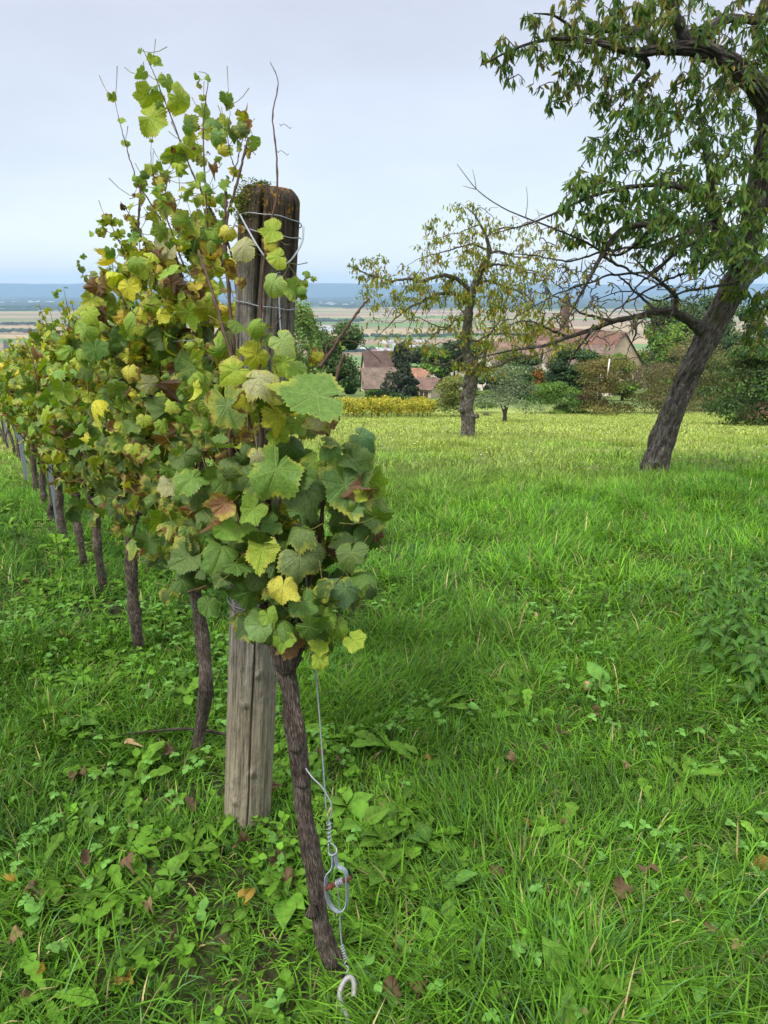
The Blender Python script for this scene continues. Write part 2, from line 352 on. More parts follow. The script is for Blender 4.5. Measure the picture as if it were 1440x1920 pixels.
def plainmat():
    m, n, o = mat('farmland'); tcn = N(n, 'ShaderNodeTexCoord'); v = tcn.outputs['Object']
    def cells(sx, sy, rot, stops):
        mpn = N(n, 'ShaderNodeMapping', {'Vector': v, 'Scale': (sx, sy, 1.), 'Rotation': (0, 0, rot)})
        vo = N(n, 'ShaderNodeTexVoronoi', {'Vector': mpn.outputs[0], 'Scale': 1., 'Randomness': .8}, distance='CHEBYCHEV', voronoi_dimensions='2D')
        s = N(n, 'ShaderNodeSeparateColor', {0: vo.outputs['Color']})
        return ramp_(n, s.outputs[0], stops).outputs[0], s.outputs[1]
    tan, _ = cells(.0018, .006, .05, [(0, (.20, .15, .085)), (.25, (.27, .21, .12)), (.45, (.16, .15, .07)), (.58, (.25, .19, .11)), (.68, (.09, .15, .045)), (.80, (.20, .15, .09)), (.88, (.11, .17, .05)), (1, (.30, .25, .15))])
    tan.node.color_ramp.interpolation = 'CONSTANT'
    fine = N(n, 'ShaderNodeTexNoise', {'Vector': N(n, 'ShaderNodeMapping', {'Vector': v, 'Scale': (.002, .02, 1.)}).outputs[0], 'Scale': 1., 'Detail': 6.0}).outputs[0]
    ff = N(n, 'ShaderNodeMapRange', {0: fine, 1: .3, 2: .7, 3: .8, 4: 1.2}).outputs[0]
    tan = N(n, 'ShaderNodeVectorMath', {0: tan, 'Scale': ff}, operation='SCALE').outputs[0]
    wood = N(n, 'ShaderNodeTexNoise', {'Vector': N(n, 'ShaderNodeMapping', {'Vector': v, 'Scale': (.0006, .0022, 1.)}).outputs[0], 'Scale': 1., 'Detail': 7.0, 'Roughness': .6}).outputs[0]
    yy = N(n, 'ShaderNodeSeparateXYZ', {0: v}).outputs[1]
    far = N(n, 'ShaderNodeMapRange', {0: yy, 1: 4600., 2: 5400., 3: -.16, 4: .13}).outputs[0]
    wf = N(n, 'ShaderNodeMapRange', {0: math_(n, 'ADD', wood, far), 1: .5, 2: .53, 3: 0., 4: 1.}).outputs[0]
    c = mixc(n, wf, tan, (.035, .055, .03))
    pb = N(n, 'ShaderNodeBsdfPrincipled', {'Base Color': c, 'Roughness': .95, 'Specular IOR Level': .05})
    n.links.new(pb.outputs[0], o.inputs[0]); return m

# ------------------------------------------------------------------ ground, plain, hills, haze
def sheet(name, xs, ys, zf, m):
    X, Y = np.meshgrid(xs, ys); Z = zf(X, Y); v = np.stack([X, Y, Z], -1).reshape(-1, 3); nx, ny = len(xs), len(ys)
    i = np.arange(ny - 1)[:, None] * nx + np.arange(nx - 1)[None, :]
    q = np.stack([i, i + 1, i + nx + 1, i + nx], -1).reshape(-1, 4)
    b = MB(); b.add(v, q); o = b.build(name, m); o['kind'] = 'structure'; return o
xs = np.sinh(np.linspace(-5.2, 5.2, 161)) / np.sinh(5.2) * 900
ys = np.concatenate([np.linspace(-60, 0, 20), np.arange(.2, 16, .2), 16 + (np.linspace(0, 1, 120) ** 2) * 1500])
sheet('ground', xs, ys, G, groundmat())
def PZ(x, y): return np.full_like(x, -130.) + 4 * np.sin(x / 900) * np.sin(y / 1300)
sheet('plain', np.linspace(-14000, 14000, 41), np.linspace(700, 14500, 41), PZ, plainmat())
mh, nh, oh = mat('wooded_hills')
pbh = N(nh, 'ShaderNodeBsdfPrincipled', {'Base Color': (.035, .06, .04, 1), 'Roughness': 1.}); nh.links.new(pbh.outputs[0], oh.inputs[0])
def hill(x, y):
    r = .5 * vnoise(x / 2600 + 9, y / 9000, 5) + .3 * vnoise(x / 900, y / 3000, 6) + .2 * vnoise(x / 320, y / 1500, 7)
    prof = np.clip((y - 12200) / 1300, 0, 1); prof = np.sin(prof * math.pi / 2)
    lo = .55 + .25 * np.clip((x + 9000) / 9000, 0, 1)
    return -135 + prof * (205 + 170 * (r - .5) * 2 * .55) * (1 + 0 * lo)
sheet('hills', np.linspace(-13500, 13500, 500), np.linspace(12150, 13900, 24), hill, mh)
mz, nz_, oz = mat('air'); pv = nz_.nodes.new('ShaderNodeVolumePrincipled')
pv.inputs['Color'].default_value = (.42, .66, .98, 1); pv.inputs['Density'].default_value = 7e-5; pv.inputs['Anisotropy'].default_value = 0.
nz_.links.new(pv.outputs[0], oz.inputs['Volume'])
hb = MB(); addbox(hb, (0, 7100, 45), (29000, 14900, 392)); hz = hb.build('haze', mz, smooth=False); hz['kind'] = 'stuff'
hz['label'] = 'pale blue haze over the far plain'; hz['category'] = 'haze'

# ------------------------------------------------------------------ grass
def blades(mb, O, head, L, w, th0, kap, tint, k=4):
    M = len(O); s = np.linspace(0, 1, k); H = np.stack([np.cos(head), np.sin(head), 0 * head], -1); Wd = np.stack([-np.sin(head), np.cos(head), 0 * head], -1)
    up = np.array([0, 0, 1.]); d = np.zeros(M); z = np.zeros(M); D = [d]; Zz = [z]
    for i in range(1, k):
        th = th0 + kap * (s[i] + s[i - 1]) / 2; ds = (s[i] - s[i - 1]) * L
        d = d + np.sin(th) * ds; z = z + np.cos(th) * ds; D.append(d); Zz.append(z)
    wid = np.array([.8, 1., .75, .06]) if k == 4 else np.array([1., .8, .06])
    V = np.zeros((M, k, 2, 3))
    for i in range(k):
        c = O + H * D[i][:, None] + up * Zz[i][:, None]; ww = (w * wid[i] / 2)[:, None] * Wd
        V[:, i, 0] = c - ww; V[:, i, 1] = c + ww
    b = (np.arange(M) * 2 * k)[:, None]; q = np.concatenate([np.stack([b[:, 0] + 2 * i, b[:, 0] + 2 * i + 1, b[:, 0] + 2 * i + 3, b[:, 0] + 2 * i + 2], -1) for i in range(k - 1)])
    mb.add(V.reshape(-1, 3), q, None, np.repeat(tint, 2 * k, 0))
def rowdist(x, y):     # distance from the line of vines
    a = np.array([-.13, 1.33]); d = nrm(np.array([-7.45, 12.7])); return np.abs((x - a[0]) * d[1] - (y - a[1]) * d[0])
def grass_zone(mb, y0, y1, nt, nb, L0, L1, w0, w1, k, spread, slope=.74, pad=.7):
    t = rng.random(nt * 2); yy = np.sqrt(y0 ** 2 + t * (y1 ** 2 - y0 ** 2)); xx = (rng.random(nt * 2) * 2 - 1) * (slope * yy + pad)
    den = .42 + .9 * vnoise(xx * 3.1, yy * 3.1, 1); rd = rowdist(xx, yy)
    den *= np.where((rd < .42) & (yy < 12), .85, 1.) 
    den = np.where(np.hypot(xx + .13, yy - 1.30) < .06, 0., den)
    keep = rng.random(len(xx)) < den; xx, yy = xx[keep][:nt], yy[keep][:nt]; M = len(xx)
    lush = vnoise(xx * .9, yy * .9, 2) ; Lc = (L0 + (L1 - L0) * (.1 + .4 * lush + .6 * vnoise(xx * 3.3, yy * 3.3, 41) ** 1.6 + .15 * rng.random(M)))
    rd = rowdist(xx, yy); Lc *= np.where((rd < .45) & (yy < 12), .75, 1.)
    hue = .55 * vnoise(xx * .7 + 5, yy * .7, 8) + .45 * vnoise(xx * 4 + 5, yy * 4, 18); comb = rng.random(M) * 6.28; comb = vnoise(xx * .8, yy * .8, 14) * 12 
    r = rng.random((M, nb)) ** .6 * spread; a = rng.random((M, nb)) * 6.283
    X = xx[:, None] + r * np.cos(a); Y = yy[:, None] + r * np.sin(a); 
    head = a + rng.normal(0, .6, (M, nb)); c2 = rng.random((M, nb)) < .4; head = np.where(c2, comb[:, None] + rng.normal(0, .5, (M, nb)), head)
    X = X.ravel(); Y = Y.ravel(); n = len(X); Z = G(X, Y) - .008; head = head.ravel()
    L = np.repeat(Lc, nb) * rng.uniform(.45, 1.2, n); wd = rng.uniform(w0, w1, n)
    th0 = rng.uniform(.05, .6, n); kap = rng.uniform(.4, 2.5, n)
    h = np.repeat(hue, nb) + rng.normal(0, .12, n)
    fy = np.clip((Y - 2.2) / 4.5, 0, 1)[:, None]; g1 = np.array([.020, .072, .008]) * (1 - fy) + np.array([.036, .115, .010]) * fy; g2 = np.array([.125, .275, .020]) * (1 - fy) + np.array([.155, .34, .025]) * fy; g3 = np.array([.07, .16, .045])
    c = g1 + (g2 - g1) * np.clip(h, 0, 1)[:, None]
    bl = rng.random(n) < .12; c[bl] = g3 * rng.uniform(.8, 1.3, (bl.sum(), 1))
    dry = rng.random(n) < (.035 + .02 * (Y > 9)); c[dry] = np.array([.34, .28, .13]) * rng.uniform(.6, 1.1, (dry.sum(), 1))
    f = np.clip((Y + (vnoise(X * .5, Y * .35, 31) - .5) * 7 - 6.5) / 9, 0, 1)[:, None]; mc = np.array([.27, .33, .075]) * rng.uniform(.75, 1.25, (n, 1)); st = vnoise(X * .35, Y * .5, 9)[:, None]
    mc = mc * (1 - .35 * st) + np.array([.25, .22, .09]) * .35 * st
    c = c * (1 - f * .85) + mc * f * .85
    c = c * (.45 + 1.15 * rng.random((n, 1)) ** 1.2) * np.repeat(.7 + .55 * vnoise(xx * 5, yy * 5, 51), nb)[:, None]
    blades(mb, np.stack([X, Y, Z], -1), head, L, wd, th0, kap, np.hstack([c, rng.random((n, 1))]), k)
g = MB()
grass_zone(g, .75, 3.3, 7800, 20, .035, .23, .0024, .0062, 4, .045)
grass_zone(g, 3.3, 8.5, 13000, 15, .04, .23, .004, .0085, 4, .08)
tag(g.build('grass', M_grass), 'long lush green grass with bent blades covering the foreground', 'grass', kind='stuff')
g = MB()
grass_zone(g, 8.5, 20, 12500, 8, .08, .22, .009, .018, 3, .16)
grass_zone(g, 20, 62, 19000, 7, .08, .22, .03, .06, 3, .4)
tag(g.build('meadow_grass', M_grass), 'pale yellowish meadow grass sloping down to the bushes', 'grass', kind='stuff')

# leaf strips for weeds, cherry leaves and litter
def strip(prof, fold=.25, arch=0.):
    n = len(prof); y = np.linspace(0, 1, n); V = []; lc = []
    for i in range(n):
        for s_ in (-1, 0, 1): V.append((s_ * prof[i], y[i], abs(s_) * prof[i] * fold - arch * y[i] ** 2)); lc.append((s_ * prof[i], y[i], abs(s_)))
    q = []
    for i in range(n - 1):
        for j in (0, 1): a = i * 3 + j; q.append((a, a + 1, a + 4, a + 3))
    return np.array(V), np.array(q), np.array(lc)
ST_plantain = strip([.03, .05, .17, .27, .32, .31, .24, .12, .01], .3, .45)
ST_dand = strip([.02, .03, .06, .085, .06, .10, .12, .085, .14, .165, .12, .19, .20, .13, .01], .35, .6)
ST_oval = strip([.02, .3, .42, .4, .22, .01], .2, .2)
ST_lance = strip([.02, .11, .155, .14, .08, .01], .4, .3)
ST_lance4 = strip([.03, .19, .17, .01], .35, .2)
def frames(head, pitch, roll):
    """Y axis = leaf direction with heading and pitch (0 flat, + up); Z = normal"""
    Y = np.stack([np.cos(head) * np.cos(pitch), np.sin(head) * np.cos(pitch), np.sin(pitch)], -1)
    Z = np.stack([-np.cos(head) * np.sin(pitch), -np.sin(head) * np.sin(pitch), np.cos(pitch)], -1); X = np.cross(Y, Z)
    c, s = np.cos(roll)[:, None], np.sin(roll)[:, None]
    return X * c + Z * s, Y, Z * c - X * s
def rosettes(mb, pts, kind, size, nl, col, lift=.03):
    tmpl = {'p': ST_plantain, 'd': ST_dand, 'o': ST_oval, 'l': ST_lance}[kind]; V, q, lc = tmpl
    M = len(pts); h = rng.random((M, 1)) * 6.28 + np.arange(nl)[None] * 2.4 + rng.normal(0, .2, (M, nl)); h = h.ravel(); n = len(h)
    X, Y, Z = frames(h, rng.uniform(.15, .95, n), rng.normal(0, .3, n)); O = np.repeat(pts, nl, 0) + np.array([0, 0, lift]) * rng.random((n, 1))
    sc = np.repeat(size * rng.uniform(.7, 1.3, M), nl) * rng.uniform(.6, 1.15, n)
    c = np.array(col) * np.repeat(rng.uniform(.75, 1.25, M), nl)[:, None] * rng.uniform(.85, 1.15, (n, 1))
    instances(mb, V, q, None, O, X, Y, Z, sc, c, lc)
def near_pts(n, y0, y1, fn=None):
    t = rng.random(n * 6); yy = np.sqrt(y0 ** 2 + t * (y1 ** 2 - y0 ** 2)); xx = (rng.random(n * 6) * 2 - 1) * (.65 * yy + .4)
    k = (rng.random(len(xx)) < (fn(xx, yy) if fn else 1.)) & (np.hypot((xx + .075) * 1.1, (yy - 1.08) * .8) > .13); xx, yy = xx[k][:n], yy[k][:n]
    return np.stack([xx, yy, G(xx, yy)], -1)
rowd = lambda x, y: np.where(rowdist(x, y) < .5, 1., .05) * np.clip(vnoise(x * 3, y * 3, 21) * 1.4 - .1, 0, 1)
wd = MB()
rosettes(wd, near_pts(170, .9, 4.5, rowd), 'd', .08, 7, (.08, .185, .014))
rosettes(wd, near_pts(60, .9, 3.5, rowd), 'p', .07, 5, (.075, .17, .018))
rosettes(wd, near_pts(600, .9, 4.5, rowd), 'o', .026, 6, (.09, .21, .016), .06)
rosettes(wd, near_pts(300, 3.5, 12, rowd), 'd', .10, 6, (.11, .23, .02))
rosettes(wd, near_pts(34, .9, 2.8, lambda x, y: vnoise(x * 2, y * 2, 22) ** 2), 'd', .12, 6, (.09, .20, .018), .05)
rosettes(wd, near_pts(26, .9, 3.0), 'p', .09, 4, (.075, .18, .03), .05)
rosettes(wd, near_pts(140, .9, 3.5, lambda x, y: np.clip(vnoise(x * 2.5, y * 2.5, 23) * 2 - .9, 0, 1)), 'o', .03, 6, (.10, .23, .045), .08)
# clover: three round leaflets on a stalk
cpnt = near_pts(500, .9, 3.6, lambda x, y: np.clip(vnoise(x * 2, y * 2, 25) * 2 - .8, 0, 1) + .1 * (rowdist(x, y) < .5))
for k3 in range(3):
    n = len(cpnt); h = np.full(n, k3 * 2.094) + np.arange(n) * 1.7; X, Y, Z = frames(h, rng.normal(.05, .15, n), rng.normal(0, .1, n))
    instances(wd, ST_oval[0], ST_oval[1], None, cpnt + np.array([0, 0, 1.]) * (.045 + .03 * np.random.default_rng(3).random((n, 1))), X, Y, Z, .022 * rng.uniform(.8, 1.2, n), np.array([.11, .26, .05]) * rng.uniform(.8, 1.2, (n, 1)), ST_oval[2])
tag(wd.build('ground_cover', M_weed), 'broad leaved weeds, clover and dandelion leaves between the grass', 'weeds', kind='stuff')
fl = MB(); fp = near_pts(700, 8, 24, lambda x, y: np.where(x > -.05 * y, 1, .1)); n = len(fp)
fc = np.where((rng.random(n) < .45)[:, None], np.array([[.50, .36, .62]]), np.array([[.75, .75, .68]])); fc = np.where((rng.random(n) < .2)[:, None], np.array([[.6, .5, .1]]), fc)
hh = rng.uniform(.12, .3, n); blades(fl, fp, rng.random(n) * 6.28, hh, np.full(n, .006), np.full(n, .05), np.full(n, .1), np.tile([.16, .22, .07, .5], (n, 1)), 3)
for k5 in range(5):
    X, Y, Z = frames(np.full(n, k5 * 1.2566), rng.normal(.35, .2, n), np.zeros(n)); instances(fl, ST_lance4[0] * [1.8, 1, 1], ST_lance4[1], None, fp + np.stack([0 * hh, 0 * hh, hh], -1), X, Y, Z, .014 * rng.uniform(.7, 1.5, n), fc, ST_lance4[2])
tag(fl.build('meadow_flowers', M_weed), 'tiny white and mauve flowers scattered over the meadow', 'flowers', kind='stuff')

# ------------------------------------------------------------------ vine leaves
def leaf_r(th):            # outline radius by angle from the tip
    a = np.abs(th); ks = np.radians([0, 9, 20, 29, 42, 53, 66, 80, 96, 108, 128, 150, 166, 176, 180]); rs = [1.03, .95, .84, .78, .87, .93, .84, .75, .82, .85, .77, .70, .58, .3, .08]
    return np.interp(a, ks, rs)
def vine_tmpl(no, rings, teeth):
    th = (np.arange(no) + .5) / no * 2 * math.pi - math.pi if no % 2 else np.arange(no) / no * 2 * math.pi - math.pi
    r = leaf_r(th) * (1 + teeth * np.where(np.arange(no) % 2, 1, -1) * (np.abs(th) < 2.9))
    V = [(0, 0, 0)]; lc = [(0, 0, 0)]
    for k in rings:
        rr = r if k == 1 else (leaf_r(th) * .5 + .5 * .8) * k if k < .5 else leaf_r(th) * k
        rr = np.minimum(rr, r * max(k, .01) * 1.2) if k < 1 else rr
        for a, b in zip(th, rr): V.append((b * math.sin(a), b * math.cos(a), 0)); lc.append((b * math.sin(a), b * math.cos(a), k))
    t = np.array([(0, 1 + (i + 1) % no, 1 + i) for i in range(no)]); q = []
    for k in range(len(rings) - 1):
        for i in range(no): a = 1 + k * no + i; b = 1 + k * no + (i + 1) % no; q.append((a, b, b + no, a + no))
    return np.array(V, float), np.array(q).reshape(-1, 4), t, np.array(lc, float)
VL0 = vine_tmpl(72, (.3, .55, .8, 1), .05); VL1 = vine_tmpl(36, (.45, 1), .06); VL2 = vine_tmpl(14, (1,), .06)
def vdeform(M, dry=None, amp=1.):
    p = [rng.normal(.14, .24, (M, 1)) * amp, rng.normal(-.32, .3, (M, 1)) * amp, rng.normal(0, .2, (M, 1)) * amp, rng.random((M, 1)) * 6.28, rng.normal(-.15, .26, (M, 1)) * amp, rng.random((M, 1)) * 6.28]
    cur = np.zeros((M, 1)) if dry is None else dry[:, None]
    def f(V):
        x, y = V[..., 0], V[..., 1]; r = np.hypot(x, y); th = np.arctan2(x, y)
        q1 = 1 + r * (.10 * np.sin(2 * th + p[3]) + .09 * np.sin(3 * th + p[5]) + .07 * np.sin(5 * th + 2 * p[3]) + .05 * np.sin(8 * th + 3 * p[5])); x, y = x * q1, y * q1; r = r * q1
        z = p[0] * np.abs(x) + p[1] * r ** 2 + p[2] * r ** 2 * np.sin(3 * th + p[3]) + p[4] * np.maximum(y, 0) ** 2 + .035 * amp * r * np.sin(9 * th + p[5]) - .04 * np.exp(-(x / .06) ** 2) * r
        z = z + cur * (1.2 * (x * np.cos(p[3]) + y * np.sin(p[3])) ** 2 + .7 * x * y + .22 * np.sin(2.3 * th + p[5]) * r + .05 * np.sin(11 * th + p[3]) * r)
        sh = 1 - .25 * np.minimum(np.abs(z), 1) - cur * .35
        return np.stack([x * sh, y * sh, z], -1)
    return f
GRN = np.array([[.045, .095, .014], [.065, .13, .02], [.085, .135, .03], [.10, .20, .025], [.15, .25, .022], [.25, .33, .025], [.42, .40, .03], [.46, .33, .035], [.16, .07, .028]])
def pick(n, yel):     # yel 0..1 shifts the mix from green to yellow and brown
    yel = np.broadcast_to(yel, (n,)); u = rng.normal(1.2, 1.1, n) + yel * 5.2; u = np.clip(u, 0, 7.6)
    i = u.astype(int); f = (u - i)[:, None]; return GRN[i] * (1 - f) + GRN[np.minimum(i + 1, 8)] * f
def vleaves(mb, O, nrmv, tip, size, col, lod, dry=None, amp=1.):
    M = len(O); Z = nrm(nrmv); Y = nrm(tip - Z * (tip * Z).sum(-1, keepdims=True)); X = np.cross(Y, Z)
    V, q, t, lc = (VL0, VL1, VL2)[lod]
    instances(mb, V, q, t, O, X, Y, Z, size, np.hstack([col, rng.random((M, 1))]) if col.shape[1] == 3 else col, lc, vdeform(M, dry, amp))
def petioles(mb, O, tip, nv, L, n=4):
    for o, tp, nn, l in zip(O, tip, nv, L):
        d = nrm(-tp * .7 - nn * .8 + rng.normal(0, .25, 3)); e = o + d * l; m = (o + e) / 2 + np.array([0, 0, -.12 * l])
        addtube(mb, spline([o, m, e], n), [.0008, .0009, .001, .0013][:n], 3, (.22, .20, .06, rng.random()), cap=False)

# ------------------------------------------------------------------ the row of vines
RD = nrm(np.array([-7.45, 12.7, 0.])); RN = np.array([RD[1], -RD[0], 0.])       # along the row; to the right of it
def vtrunk(pts, r, seg, rings, seed):
    mb = MB(); p = spline(np.asarray(pts), rings); s = np.linspace(0, 1, rings)
    rr = r * (1 + .10 * np.sin(s * 23 + seed) + .12 * np.maximum(0, np.sin(s * 9 + seed * 2)) ** 6 + .35 * np.clip((s - .88) / .12, 0, 1) + .12 * np.clip((.08 - s) / .08, 0, 1))
    def disp(ss, a, pts_):
        ln = ss * rings * .5
        n1 = vnoise(a * 3.6 + 2 * np.sin(ss * 5 + seed), ss * 12 + seed * 10 + 0 * a, seed); n2 = vnoise(a * 9 + ss * 6, ss * 34 + 0 * a, seed + 5)
        n3 = vnoise(a * 1.3, ss * 9, seed + 9)
        return .74 + .34 * n1 + .22 * n2 + .20 * n3
    v, q, t, lc = tube(p, rr, seg, disp); mb.add(v, q, t, (.1, .08, .06, .5), lc * [1, 1, 1 / .35]); return mb, p
vine_px = [
 ([(634, 1826), (603, 1735), (590, 1640), (573, 1540), (564, 1450), (554, 1370), (545, 1300), (533, 1235), (530, 1200)], 1.75, 1.61, .0185),
 ([(366, 1412), (378, 1350), (386, 1290), (383, 1230), (376, 1170), (366, 1110), (352, 1050), (343, 1000)], None, None, .0195),
 ([(264, 1228), (251, 1140), (246, 1060), (244, 990), (262, 940)], None, None, .022),
 ([(196, 1112), (184, 1040), (180, 980), (172, 930)], None, None, .020),
 ([(160, 1068), (150, 1010), (143, 960), (142, 925)], None, None, .019),
 ([(127, 1014), (115, 985), (111, 930), (108, 875)], None, None, .024),
 ([(97, 978), (94, 955), (99, 940), (94, 880)], None, None, .024),
 ([(84, 950), (80, 905), (80, 850)], None, None, .024),
 ([(69, 925), (64, 880), (62, 840)], None, None, .024)]
vines = []
for k, (px_, t0, t1, r) in enumerate(vine_px):
    if t0: pts = [W(x, y, t0 + (t1 - t0) * i / (len(px_) - 1)) for i, (x, y) in enumerate(px_)]
    else:
        b = GP(*px_[0]); pts = [P(x, y, b[1] + .03 * math.sin(i * 1.7 + k)) for i, (x, y) in enumerate(px_)]; pts[0] = b - [0, 0, .03]
    vines.append((pts, r))
last = vines[-1][0][0]; sdist = np.dot(last[:2] - np.array([-.13, 1.33]), RD[:2])
for k in range(14):
    s_ = sdist + .95 * (k + 1); b = np.array([-.13, 1.33, 0]) + RD * s_ + RN * rng.normal(0, .02); b[2] = float(G(b[0], b[1])) - .03
    h = rng.uniform(.62, .75); o = rng.normal(0, .04, (3, 2))
    vines.append(([b, b + [o[0, 0], o[0, 1], h * .35], b + [o[1, 0], o[1, 1], h * .7], b + [0, 0, h]], rng.uniform(.016, .021)))
vlabels = ['gnarled leaning vine nearest the camera, its large leaves hanging before the wooden post', 'dark vine just behind the wooden post with the tallest leafy shoots against the sky',
 'thick dark vine stem forking at the top, second behind the wooden post', 'slender straight vine left of the thick forked stem', 'thin curved vine between the thick forked stem and the galvanised stake',
 'vine with kinked foot growing right against the nearest galvanised stake', 'vine with a broken looking knee low on its stem, just behind the nearest stake', 'first vine beyond the vine with the kneed stem', 'second vine beyond the vine with the kneed stem']
mids = []
for k, (pts, r) in enumerate(vines):
    base = pts[0]; head = pts[-1]; near = k < 6
    far_ = k >= 9
    lab = vlabels[k] if not far_ else 'small yellowing vine with thin grey stem at the far end of the row'
    tv = thing('grape_vine', base, lab, 'grapevine', 'vines trained in the row' if not far_ else 'far vines at the end of the row')
    tb, tp = vtrunk(pts, r, 64 if k == 0 else (32 if k < 6 else 10), 300 if k == 0 else (110 if k < 6 else 20), k + 1)
    if k == 0:   # swollen head with two arms and knots
        for (x, y, t_, rr) in ((523, 1222, 1.6, .024), (555, 1222, 1.6, .02), (537, 1236, 1.6, .027)):
            v, q, t, lc = tube(spline([W(538, 1250, 1.62), W(x, y, t_), W(x + (x - 537) * .4, y - 35, t_)], 16), np.array([.022] * 6 + [rr * .75] * 6 + [.012] * 4), 14, lambda s, a, p_: .85 + .35 * vnoise(a * 3, s * 9 + 0 * a, 3)); tb.add(v, q, t, (.1, .1, .1, .5), lc)
        for (x, y, t_) in ((568, 1462, 1.665), (585, 1705, 1.70), (556, 1395, 1.65), (626, 1800, 1.73)):
            pos = W(x, y, t_); v, q, t, lc = tube(np.array([pos - [.0, .0, .016], pos - [0, .006, .006], pos - [0, .008, .004], pos + [0, -.002, .016]]), [.006, .016, .016, .005], 10, lambda s, a, p_: .8 + .4 * vnoise(a * 3, s * 9 + 0 * a, 6)); tb.add(v, q, t, (.1, .1, .1, .5), lc)
    if k in (1, 2):
        for sgn in (-1, 1):
            e = head + RD * sgn * .07 + [0, 0, .06]; v, q, t, lc = tube(spline([head - [0, 0, .05], head + RD * sgn * .03, e], 12), np.linspace(r * 1.2, r * .8, 12), 12, lambda s, a, p_: .8 + .4 * vnoise(a * 3, s * 9 + 0 * a, 3)); tb.add(v, q, t, (.1, .1, .1, .5), lc)
    part(tb, 'trunk', M_vbark, tv)
    # canes
    cn = MB(); lf = MB(); pe = MB(); zb = float(G(base[0], base[1])); mid = np.array([head[0], head[1], zb])
    if k == 0: mid = np.array([-.27, 1.58, 0])
    # lateral drift of the photographed canopy is kept with the row line
    on = np.array([-.13, 1.33, 0]) + RD * np.dot(mid[:2] - np.array([-.13, 1.33]), RD[:2]); mid = on * .8 + mid * .2; mid[2] = zb
    htop = (0, 1.58, 1.50, 1.46, 1.44)[k] if 0 < k < 5 else 1.42; zlo = {0: .8, 1: .80, 2: .86}.get(k, .72)
    if k == 0: htop = 1.30
    nc = 15 if k < 6 else 6
    for c_ in range(nc):
        so_ = float(np.clip(rng.normal(0, .25), -.05 if k == 1 else -.4, .4)); e = mid + RD * so_ * 1.3 + RN * rng.normal(0, .09) + [0, 0, htop * rng.uniform(.8, 1.06)]
        so2 = rng.normal(0, .5)
        m1 = head + (e - head) * .35 + RD * so_ * .3 + RN * rng.normal(0, .07) + [0, 0, .03]; 
        if k == 0 and so_ < 0: continue
        pp = spline([head, m1, head + (e - head) * .7 + rng.normal(0, .03, 3), e], 14 if near else 7)
        addtube(cn, pp, np.linspace(.0048, .002, len(pp)) * (1 if near else 1.3), 6 if near else 4)
    # leaves
    nl = {0: 0, 1: 560, 2: 860, 3: 800, 4: 760, 5: 720}.get(k, 520 if k < 9 else 400); lod = 1 if k < 5 else 2
    if nl:
        a = rng.uniform(-.62, .62, nl) if k < 20 else rng.uniform(-.6, .6, nl)
        zz = rng.beta(1.35, 1.25, nl) * (htop - zlo) + zlo + .07 * np.sin(a * 9 + k)
        thick = .115 + .06 * vnoise(a * 4 + k * 7, zz * 4, 12)
        cr_ = rng.normal(0, 1, nl); cr_ = np.sign(cr_) * np.abs(cr_) ** .6 * thick * np.where(zz > htop - .12, .6, 1.)
        O = mid + RD * a[:, None] + RN * cr_[:, None] + np.array([0, 0, 1.]) * zz[:, None]
        if k == 1: 
            keep = a > -.40; O = O[keep]; cr_ = cr_[keep]; zz = zz[keep]; a = a[keep]; nl = len(a)
        side = np.sign(cr_)[:, None] * RN
        nv = nrm(side * .7 + np.array([0, 0, .5]) + rng.normal(0, .75, (nl, 3)))
        tip = nrm(np.array([0, 0, -1.]) + side * .25 + rng.normal(0, .5, (nl, 3)))
        zr = np.clip((zz - .7) / 1.05, 0, 1); yel = np.clip(-.02 + .66 * zr ** 1.1 + .035 * k + rng.normal(0, .12, nl), -.2, .95)
        sz = rng.uniform(.024, .062, nl) * np.where(rng.random(nl) < .15, .55, 1.)
        dry = np.where(rng.random(nl) < .10 + .10 * zr, rng.uniform(.4, 1.1, nl), 0.); col = pick(nl, yel)
        dd = dry > .5; col = col * rng.uniform(.55, 1.3, (nl, 1)); col[dd] = np.array([.13, .07, .032]) * rng.uniform(.5, 1.6, (dd.sum(), 1))
        vleaves(lf, O, nv, tip, sz, col, lod, dry)
        if k < 4: petioles(lf, O[::2], tip[::2], nv[::2], rng.uniform(.04, .09, (nl + 1) // 2))
    if k > 1:   # small shoot tips standing above the hedge
        for c_ in range(9 if k < 8 else 4):
            a0 = mid + RD * rng.uniform(-.55, .55) + RN * rng.normal(0, .07) + [0, 0, htop - .1]; e = a0 + [rng.normal(0, .07), rng.normal(0, .07), rng.uniform(.10, .30) * (1 if k < 7 else .7)]
            pp = spline([a0, (a0 + e) / 2 + rng.normal(0, .015, 3), e], 6); addtube(cn, pp, np.linspace(.003, .0012, 6), 4)
            m = rng.integers(3, 9); ii = rng.random(m)[:, None]; O = a0 + (e - a0) * ii + rng.normal(0, .012, (m, 3))
            vleaves(lf, O, rng.normal(0, 1, (m, 3)) + [0, -.5, .3], rng.normal(0, 1, (m, 3)), rng.uniform(.012, .032, m), pick(m, .65), 2)
    vines[k] = (tv, cn, lf, pe, mid)

